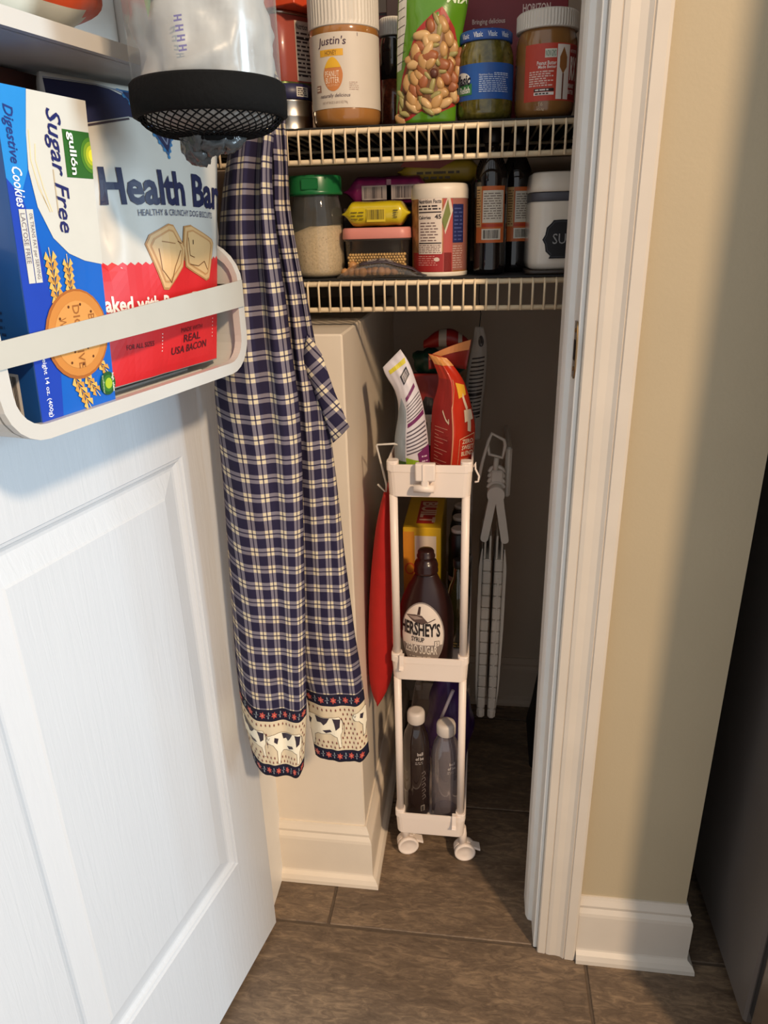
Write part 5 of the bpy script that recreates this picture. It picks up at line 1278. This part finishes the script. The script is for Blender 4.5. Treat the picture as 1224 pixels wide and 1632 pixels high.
P.poly([(0.50, 0.80), (0.86, 0.845), (0.86, 0.905), (0.50, 0.865)], (46, 42, 46), 2); P.poly([(0.55, 0.815), (0.82, 0.85), (0.82, 0.89), (0.55, 0.858)], (170, 164, 168), 3)
for k in range(3): P.line([(0.58, 0.826+0.012*k), (0.80, 0.852+0.012*k)], 0.005, (60, 54, 60), 4)
P.poly([(0.20, 0.905), (0.90, 0.925), (0.97, 0.955), (0.20, 0.935)], (214, 200, 60), 2); P.text('plus', 0.62, 0.765, 0.93, 0.80, (70, 60, 70), shear=0.3); P.items = P.items[:-1]
P.build('print', oA, SA, eps=0.0003, step=0.07, vstep=0.03)

B0 = (-0.0445, 1.100, 0.7768)
rowsB = [(0, -.036, 0, .028, 0), (.40, -.034, .080, .036, .080), (.62, -.031, .122, .029, .122), (.78, -.022, .162, .017, .160), (.90, -.030, .188, .001, .184), (1, -.038, .203, -.010, .196)]
tB, oB, SB = row_bag('sweetener_bag', 'red zero sweet blend sweetener bag standing in the cart top tray', 'bag', B0, rowsB, lambda v: 0.0, 0.030, 0.022, [M('red_orange_foil', (184, 46, 26), 0.35, var=0.08, coat=0.2)], ridge=0.52)
P = Print(); cr = (226, 200, 170)
P.poly([(0.005, 0.002), (0.515, 0.002), (0.515, 0.80), (0.005, 0.80)], (150, 34, 30), 1); P.line([(0.52, 0.0), (0.52, 0.62), (0.60, 0.80)], 0.02, (196, 130, 96), 2)
for k in range(14): P.line([(0.10, 0.07+0.030*k), (0.30+0.12*math.sin(k*2.1), 0.058+0.030*k)], 0.006, (204, 130, 110), 3)
P.bars(0.05, 0.002, 0.42, 0.05, (190, 150, 120), 16); P.line([(0.28, 0.60), (0.36, 0.53), (0.43, 0.50), (0.43, 0.54)], 0.02, cr, 3)
P.line([(0.66, 0.10), (0.97, 0.14), (0.97, 0.40), (0.66, 0.365), (0.66, 0.10)], 0.007, (222, 170, 130), 3)
P.text('ZERO', 0.72, 0.325, 0.95, 0.360, cr, bold=0.02, layer=3); P.text('SWEET', 0.72, 0.275, 0.97, 0.312, cr, bold=0.02, layer=3); P.text('BLEND', 0.72, 0.225, 0.97, 0.262, cr, bold=0.02, layer=3); P.small(0.72, 0.13, 0.95, 0.21, 4, (214, 140, 100), 3, fill=0.3)
P.poly([(0.66, 0.78), (0.95, 0.76), (0.92, 0.70), (0.70, 0.68)], (226, 170, 50), 3); P.poly([(0.78, 0.50), (0.97, 0.52), (0.97, 0.60), (0.80, 0.60)], cr, 3); P.line([(0.86, 0.42), (0.88, 0.52)], 0.07, cr, 3); P.line([(0.82, 0.70), (0.88, 0.60)], 0.05, cr, 3)
P.poly([(0.06, 0.90), (0.995, 0.90), (0.995, 0.999), (0.02, 0.999)], (206, 140, 76), 2)
P.build('print', oB, SB, eps=0.0003, step=0.07, vstep=0.03)
b = B(); pts = lambda u, v: (-.038+.058*u+0.008*v*u, 0.006+0.014*math.sin(PI*u)-0.004*v, .178+0.022*u+(0.022+0.002*u)*v-0.022*u*(1-v))
b.grid(pts, 12, 6); o = solid(obj('open_top_flap', b, M('red_orange_flap', (120, 30, 24), 0.4, var=0.1), tB), 0.0006)
P = Print(); P.poly([(0.01, 0.66), (0.99, 0.66), (0.99, 0.99), (0.01, 0.99)], (200, 132, 80), 1); P.build('flap_edge', o, pts, eps=0.0012, step=0.1, vstep=0.2)

C0 = (-0.088, 1.215, 0.7768)
tC, oC, SC = row_bag('snack_bag', 'red bag with black and white lettering behind the white snack bag', 'bag', C0, [(0, -.040, 0, .036, 0), (.5, -.042, .075, .036, .075), (1, -.040, .150, .036, .150)], lambda v: 0.0, 0.024, 0.02, [M('dull_red_foil', (140, 34, 30), 0.4, var=0.08)])
P = Print(); P.poly([(0.20, 0.02), (0.80, 0.02), (0.82, 0.55), (0.66, 0.62), (0.60, 0.74), (0.44, 0.76), (0.34, 0.66), (0.20, 0.60)], (34, 26, 28), 1); P.text('TI', 0.40, 0.20, 0.74, 0.56, (196, 188, 184), bold=0.05, layer=2); P.build('print', oC, SC, eps=0.0003, step=0.06, vstep=0.06)

def gift_packs():
    t = thing('snack_box', 'teal flat box standing behind the bags in the cart', 'box', (-0.085, 1.300, 0.7768))
    b = B(); b.box(-0.046, 0.044, 0, 0.06, 0, 0.126, bev=0.002); obj('carton', b, M('teal_carton', (52, 108, 108), 0.4, var=0.12, vscale=30), t)
    t = thing('candy_bag', 'crumpled green, red and white candy bag at the back of the cart', 'bag', (-0.078, 1.335, 0.9032))
    b = B(); b.blob((-0.020, 0, 0.024), 0.024, (1.3, 1.0, 1.0), 0, 3, 0.35, 2.0, 2.2); b.blob((0.018, -0.004, 0.022), 0.022, (1.3, 0.9, 0.95), 0, 3, 0.3, 2.2, 6.1)
    lo = min(v.co.z for v in b.bm.verts)
    for v in b.bm.verts: v.co.z -= lo
    g = obj('green_part', b, [M('dark_green_foil', (30, 66, 52), 0.35, var=0.3, vscale=60)], t)
    b = B(); n = 20; loops = []
    for j in range(13):
        v = j/12; c = Vector((-0.030+0.085*v, -0.006, 0.056+0.012*math.sin(PI*v))); r = 0.016*math.sin(PI*min(.97, max(.06, v)))**.5
        loops.append([(c.x, c.y+r*math.cos(2*PI*i/n), c.z+r*math.sin(2*PI*i/n)*(1+0.15*mnoise.noise(Vector((v*5, i*.5, 0))))) for i in range(n)])
    b.loft(loops, mats=[0 if k not in (4, 5, 9) else 1 for k in range(12)]); obj('red_roll', b, [M('candy_red_foil', (156, 34, 30), 0.35), M('white_foil_stripe', (190, 176, 160), 0.4)], t)
gift_packs()

E0 = (-0.010, 1.340, 0.7768)
tE, oE, SE = row_bag('printed_bag', 'white bag with black print hanging by a cord behind the cart bags', 'bag', E0, [(0, -.020, .0, .010, .0), (.3, -.022, .065, .013, .065), (.6, -.018, .130, .018, .130), (.85, -.008, .185, .017, .185), (1, -.005, .212, .010, .212)], lambda v: 0.0, 0.012, 0.012, [M('grey_white_bag', (176, 168, 158), 0.5, var=0.05)])
P = Print()
for k in range(16): P.line([(0.16, 0.20+0.034*k), (0.86, 0.215+0.034*k)], 0.013 if k not in (1, 6) else 0.028, (52, 46, 44), 1)
P.ell(0.6, 0.86, 0.2, 0.05, (70, 62, 58)); P.build('print', oE, SE, eps=0.0003, step=0.1, vstep=0.05)
b = B(); b.tube([(.003, 0.0, .208), (.005, -0.002, .235), (.001, 0.0, .262), (.002, 0.004, .3115)], 0.0008, 5); obj('hanging_cord', b, M('black_cord', (22, 20, 20), 0.7), tE)

# --- middle tray
ZM = 0.4365
def syrup():
    t = thing('syrup_bottle', 'brown chocolate syrup bottle with a round white label in the cart', 'bottle', (-0.0865, 1.090, ZM), 0.0)
    m = M('dark_brown_plastic', (42, 19, 17), 0.3, var=0.05, coat=0.2)
    prof = [(.040, 0), (.0455, .003), (.047, .010), (.0485, .060), (.0480, .090), (.0455, .112), (.0395, .132), (.0310, .150), (.0235, .163), (.0200, .171), (.0185, .175)]
    b = B(); b.lathe(prof, 56, sy=0.66); body = obj('bottle_body', b, m, t)
    b = B(); b.lathe([(.0190, .1755), (.0205, .177), (.0208, .181), (.0200, .183), (.0205, .190), (.0185, .1965), (.0150, .199), (.0142, .203), (.0156, .2045), (.0156, .2075), (.0140, .2090), (.0140, .215), (.0122, .2175), (.006, .218)], 40); obj('cap', b, m, t)
    def R(z): return interp([(b_, a) for a, b_ in prof], z)[0]
    def surf(u, z):
        r = R(z); a = u/0.044
        return (r*math.sin(a), -0.66*r*math.cos(a)*1.002, z)
    P = Print(); X = lambda px: (px-677)*.00098
    Z = lambda py: 0.131-(py-960)*.001224
    cx, cz = X(671), Z(1013); wh = (232, 218, 204); gr = (150, 140, 134); bk = (34, 26, 26)
    P.ell(cx, cz, 0.0385, 0.0640, gr, 1, 44); P.ell(cx, cz, 0.0362, 0.0615, wh, 2, 44)
    n = 44; low = [(cx+0.0362*math.cos(2*PI*i/n), cz+0.0615*math.sin(2*PI*i/n)) for i in range(n)]
    P.poly([p for p in low if p[1] < Z(1024)], (146, 134, 126), 3)
    tx = [("HERSHEY'S", 634, 1012, 702, 990, bk, 0.028, 7), ('SYRUP', 655, 1022, 676, 1014, bk, 0.01, 7), ('ZERO SUGAR', 642, 1041, 697, 1027, (236, 226, 214), 0.02, 8)]
    for s, xa, ya, xb, yb, c, bo, ly in tx:
        P.text(s, X(xa), Z(ya), X(xb), Z(yb), c, bold=bo, layer=ly)
        P.items[-1] = ([(x, z-0.075*(x-cx)) for x, z in P.items[-1][0]],) + P.items[-1][1:]
    P.poly([(X(643), Z(981)), (X(660), Z(979)), (X(672), Z(980)), (X(682), Z(990)), (X(672), Z(994)), (X(658), Z(990))], (92, 72, 66), 3); P.poly([(X(646), Z(982)), (X(664), Z(981)), (X(674), Z(984)), (X(660), Z(987))], (160, 140, 130), 4)
    P.line([(X(680), Z(991)), (X(694), Z(985))], 0.0016, (80, 62, 58), 4); P.poly([(X(666), Z(967)), (X(670), Z(967)), (X(669), Z(979)), (X(664), Z(979))], (70, 48, 42), 4)
    P.rect(X(692), Z(1030), X(701), Z(1020), (120, 112, 106), 4); P.rect(X(693), Z(1029), X(700), Z(1021), wh, 5); P.text('5', X(695.3), Z(1027.5), X(697.7), Z(1022), bk, layer=6)
    P.small(X(650), Z(1048), X(690), Z(1044.5), 1, (200, 188, 176), 8)
    P.build('label', body, surf, eps=0.00022, step=0.002, vstep=0.003)
syrup()
def built_box():
    t = thing('snack_box', 'yellow snack box with red lettering on top in the cart middle tray', 'box', (-0.1005, 1.172, ZM))
    ye = M('yellow_carton', (214, 176, 34), 0.4, var=0.05)
    b = B(); b.box(-0.0345, 0.0345, 0, 0.205, 0, 0.222, bev=0.0012); c = obj('carton', b, ye, t)
    P = Print(); P.rect(-0.034, 0.001, -0.014, 0.214, (206, 138, 40)); P.rect(-0.013, 0.001, 0.026, 0.206, (222, 210, 190)); P.ell(-0.022, 0.140, 0.010, 0.012, (196, 84, 40), 2); P.ell(-0.022, 0.140, 0.007, 0.009, (206, 138, 40), 3)
    P.build('front_print', c, flat(0))
    P = Print(); P.rect(-0.012, 0.020, 0.020, 0.135, (170, 40, 34)); P.text('BUILT', -0.008, 0.025, 0.022, 0.128, (222, 190, 170), bold=0.03, rot=1); P.build('top_print', c, topface(0.222))
built_box()
def black_bottle(x, y, label, first):
    t = thing('black_bottle', label, 'bottle', (x, y, ZM), 0, 'black bottles in a row in the cart')
    R = 0.0185; blk = M('black_bottle_plastic', (16, 15, 16), 0.35)
    b = B(); b.lathe([(R*.9, 0), (R, .003), (R, .112)], 36); obj('bottle_body', b, blk, t)
    b = B(); b.lathe([(R, .1125), (R*1.01, .113), (R*1.01, .122), (R, .1225)], 36); obj('white_band', b, M('white_band', (150, 142, 134), 0.4), t)
    b = B(); b.lathe([(R, .123), (R, .195), (R*.85, .205), (R*.75, .2085)], 36); obj('shoulder', b, blk, t)
    b = B(); b.lathe([(R*.74, .2086), (R*.74, .214), (R*.66, .2155)], 32); obj('cap', b, M('pale_cap', (178, 168, 158), 0.4), t)
black_bottle(-0.0350, 1.192, 'black bottle with a pale cap, front one of the row in the cart', True)
black_bottle(-0.0345, 1.250, 'black bottle with a pale cap, second one of the row in the cart', False)
black_bottle(-0.0335, 1.310, 'black bottle with a pale cap, third one back in the cart row', False)
def oil_bottle():
    t = thing('oil_bottle', 'dark olive glass bottle behind the syrup in the cart', 'bottle', (-0.0335, 1.145, ZM))
    R = 0.0195; b = B(); b.lathe([(R*.85, 0), (R, .004), (R, .100), (R*.8, .122), (R*.45, .140), (R*.40, .160)], 40); o = obj('bottle_body', b, M('olive_glass', (54, 48, 22), 0.06, coat=1.0, var=0.3), t)
    b = B(); b.lathe([(R*.46, .1602), (R*.48, .161), (R*.48, .174), (R*.42, .175)], 24); obj('cap', b, M('dark_cap', (30, 26, 24), 0.4), t)
    P = Print(); P.small(-0.010, 0.004, 0.012, 0.016, 2, (150, 130, 80)); P.build('label_print', o, cyl(R*1.003), step=0.003)
oil_bottle()

# --- bottom tray
ZB = 0.0855
def drink(x, y, R, H, label, liquid, clear):
    t = thing('drink_bottle', label, 'bottle', (x, y, ZB), 0.0)
    prof = [(R*.80, 0), (R*.97, .003), (R, .008), (R, .150), (R*.97, .162), (R*.86, .178), (R*.62, .193), (R*.55, .200), (R*.55, .208)]
    k = (H-0.02)/0.208; prof = [(r, z*k) for r, z in prof]
    if clear:
        b = B(); b.lathe(prof, 48, cap1=False); body = obj('bottle_shell', b, thin_glass('clear_bottle', (226, 224, 226), 0.16, 0.05, (176, 166, 170), 0.20), t)
        b = B(); b.lathe([(r*.94, z+0.003) for r, z in prof if z < 0.140], 40); obj('water', b, thin_glass('tinted_water', (190, 176, 196), 0.10, 0.03, (128, 112, 130), 0.30), t)
    else:
        b = B(); b.lathe(prof, 48); body = obj('bottle_body', b, liquid, t)
    b = B(); z0 = prof[-1][1]-0.004; rc = 0.0165 if not clear else 0.0180
    b.lathe([(rc*.96, z0), (rc, z0+0.001), (rc, z0+0.018), (rc*.90, z0+0.0225), (rc*.6, z0+0.024)], 48); obj('cap', b, M('white_bottle_cap', (216, 206, 196), 0.4), t)
    P = Print(); wh = (190, 180, 174)
    x0 = 0.004 if not clear else 0.008
    P.text('ball', x0, 0.146*k, x0+0.011, 0.153*k, wh, bold=0.02); P.text('of be', x0-0.003, 0.136*k, x0+0.012, 0.143*k, wh, bold=0.02); P.small(x0-0.004, 0.126*k, x0+0.012, 0.133*k, 2, wh, fill=0.25)
    if not clear:
        for j in range(5): P.line([(x0+0.008, 0.112-0.014*j), (x0+0.014, 0.116-0.014*j), (x0+0.016, 0.108-0.014*j), (x0+0.009, 0.105-0.014*j)], 0.0009, (140, 128, 122))
        P.rect(x0+0.006, 0.020, x0+0.014, 0.034, (160, 150, 142)); P.bars(x0+0.007, 0.021, x0+0.013, 0.033, (40, 34, 32), 8, 3)
    P.build('bottle_print', body, cyl(R*1.003), step=0.003, eps=0.0003)
drink(-0.1065, 1.088, 0.0260, 0.240, 'dark flavoured drink bottle with a white cap in the cart bottom tray', M('dark_drink', (38, 26, 24), 0.06, coat=1.0, var=0.15), False)
drink(-0.0500, 1.082, 0.0270, 0.222, 'clear drink bottle with a white cap in the cart bottom tray', None, True)
def purple_bag():
    t = thing('purple_bag', 'crumpled purple bag behind the drink bottles in the cart', 'bag', (-0.050, 1.215, ZB))
    b = B(); loops = []; n = 36
    for j in range(40):
        v = j/39; z = 0.262*v; r = 0.050*(0.70+0.36*math.sin(PI*min(1, v*.9+.1)))*(1-0.42*v**4)*(0.80+0.20*smooth01(v/0.3)); lp = []
        for i in range(n):
            a = 2*PI*i/n; f = 1+0.16*mnoise.noise(Vector((math.cos(a)*2, math.sin(a)*2, v*6)))-0.10*abs(mnoise.noise(Vector((math.cos(a)*4, math.sin(a)*4, v*9))))
            lp.append((0.92*r*f*math.cos(a), 1.35*r*f*math.sin(a), z))
        loops.append(lp)
    b.loft(loops); obj('bag_body', b, M('purple_foil_bag', (60, 26, 92), 0.35, var=0.3, vscale=40), t)
    b = B(); b.tube([(-0.012, -0.070, 0.182), (-0.005, -0.074, 0.205), (0.010, -0.070, 0.247)], 0.0034, 8); obj('white_strap', b, M('white_bag_strap', (190, 180, 190), 0.4), t)
purple_bag()

# --- folded white plastic step stool hanging between the cart and the wall
def stool():
    t = thing('folding_stool', 'folded white plastic step stool hung beside the cart', 'stool', (0.026, 1.27, 0.172), rot=(0, 0.012, 0))
    m = M('stool_plastic', (224, 213, 198), 0.5, var=0.03)
    for cx in (-0.0115, 0.0115):
        for k in range(14):
            b = B(); b.box(cx-0.0082, cx+0.0082, 0.0, 0.150, 0.0005+0.0272*k, 0.0265+0.0272*k, bev=0.0025 if k else 0.005, seg=1); obj('slat', b, m, t)
        b = B(); b.box(cx-(0.0020 if cx > 0 else -0.0012), cx+(0.0012 if cx < 0 else 0.0020)*1.0, -0.0012, 0.002, 0.050, 0.34, bev=0.0003); obj('hinge_strip', b, m, t)
    for sx in (-1, 1):
        pf = [(sx*0.0215, 0.02), (sx*0.0260, 0.10), (sx*0.0272, 0.25), (sx*0.0265, 0.385), (sx*0.0205, 0.40)]
        b = B(); b.loft([[(sx*0.0200, y, 0.012), (sx*0.0245, y, 0.08), (sx*0.0270, y, 0.22), (sx*0.0270, y, 0.36), (sx*0.0225, y, 0.40), (sx*0.0205, y, 0.40), (sx*0.0205, y, 0.012)] for y in (0.008, 0.16)], smooth=False); obj('side_rail', b, m, t)
    for cx in (-0.0115, 0.0115):
        b = B(); b.box(cx-0.0070, cx-0.0030, 0.004, 0.10, 0.375, 0.430, bev=0.001); b.box(cx+0.0030, cx+0.0070, 0.004, 0.10, 0.375, 0.430, bev=0.001); obj('fork', b, m, t)
    def arm(x0, z0, x1, z1, w):
        d = Vector((x1-x0, 0, z1-z0)).normalized(); n = Vector((-d.z, 0, d.x)); b = B(); lo = []
        for y in (-0.010, 0.012):
            lp = []
            for c, s in ((Vector((x0, y, z0)), 1), (Vector((x1, y, z1)), -1)):
                for q in range(9):
                    a = -PI/2+PI*q/8 if s > 0 else PI/2+PI*q/8
                    lp.append(tuple(c - d*(w/2*math.cos(a)) - n*(w/2*math.sin(a))))
            lo.append(lp)
        b.loft(lo, smooth=False); return obj('leg_arm', b, m, t)
    arm(-0.006, 0.515, -0.0190, 0.430, 0.0150); arm(0.005, 0.515, 0.0200, 0.428, 0.0150)
    b = B(); b.lathe([(0.0150, -0.012), (0.0162, -0.010), (0.0162, 0.014)], 36); o = obj('pivot_disc', b, m, t, (-0.0010, 0, 0.520)); o.rotation_euler = (PI/2, 0, 0)
    for k in range(4):
        b = B(); b.tube([((0.0150-0.0006*k)*math.cos(a)-0.001, 0.006+0.003*k, 0.527+0.0095*k+0.012*math.sin(a)) for a in [PI*0.04+PI*0.92*q/14 for q in range(15)]], 0.0040, 6); obj('rib', b, m, t)
    b = B(); b.box(-0.012, 0.012, 0.004, 0.03, 0.52, 0.562, bev=0.003); obj('neck_block', b, m, t)
    b = B(); b.tube([(-0.004, 0.012, 0.558), (-0.002, 0.012, 0.586)], 0.0050, 8); obj('neck', b, m, t)
    b = B(); b.tube([(-0.034, 0.0, 0.545), (-0.028, 0.006, 0.580), (-0.0185, 0.010, 0.618), (-0.0130, 0.012, 0.632), (0.0100, 0.012, 0.620), (0.0125, 0.012, 0.610), (0.0085, 0.012, 0.586), (-0.0160, 0.012, 0.592), (-0.0195, 0.011, 0.612)], 0.0032, 8); obj('carry_handle', b, m, t)
    b = B(); b.box(0.0150, 0.0270, 0.03, 0.20, 0.50, 0.60, bev=0.004); obj('side_panel', b, m, t)
stool()

# --- black bag on the closet floor by the right wall
def black_bag():
    t = thing('black_bag', 'black bag on the pantry floor, mostly hidden behind the door jamb', 'bag', (0.166, 1.42, 0.0))
    b = B(); loops = []; n = 28
    for j in range(16):
        v = j/15; w = 0.070-0.046*v; lp = []
        for x, y in rrect(w, 0.20-0.05*v, min(0.02, w*0.4), 6):
            lp.append((x+0.020*v+0.004*mnoise.noise(Vector((x*40, y*30, v*5))), y+0.006*mnoise.noise(Vector((y*25, v*6, 2))), 0.0005+0.29*v))
        loops.append(lp)
    b.loft(loops); obj('bag_body', b, M('black_nylon', (14, 13, 13), 0.6, var=0.2), t)
    b = B(); b.tube([(0.020, -0.05, 0.285), (0.022, -0.03, 0.34), (0.022, 0.03, 0.34), (0.020, 0.05, 0.285)], 0.004, 8); obj('handle', b, M('black_nylon', (14, 13, 13)), t)
black_bag()

# ================================================================== REFRIGERATOR
def fridge():
    t = thing('refrigerator', 'dark grey refrigerator side at the right edge', 'refrigerator', (0.413, 0.0, 0.0))
    g = M('fridge_grey_paint', (98, 92, 88), 0.38, var=0.05, vscale=10, bump=0.06, bscale=300)
    st = M('fridge_door_steel', (158, 144, 130), 0.3, metal=0.8, var=0.05)
    b = B(); b.box(0, 0.80, 0.768, 1.44, 0.035, 1.78, bev=0.004); obj('cabinet', b, g, t)
    b = B(); b.box(0.006, 0.79, 0.7495, 0.7685, 0.06, 1.77); obj('door_gasket', b, M('dark_gasket', (34, 35, 38), 0.6), t)
    b = B(); b.box(-0.001, 0.80, 0.618, 0.7493, 0.062, 1.775, bev=0.006, seg=2); d = obj('door', b, st, t)
    b = B(); b.tube([(0.06, 0.611, 0.5), (0.06, 0.581, 0.52), (0.06, 0.581, 1.4), (0.06, 0.611, 1.42)], 0.012, 12); obj('handle', b, st, d)
    b = B(); b.box(0.02, 0.78, 0.70, 0.76, 0.012, 0.058, bev=0.003); obj('base_grille', b, M('fridge_grille', (40, 40, 42), 0.6), t)
    for x in (0.05, 0.75):
        for y in (0.80, 1.40):
            b = B(); b.lathe([(0.018, 0), (0.018, 0.02), (0.010, 0.022), (0.010, 0.036)], 16, cx=x, cy=y); obj('foot', b, M('fridge_grille', (40, 40, 42)), t)
fridge()
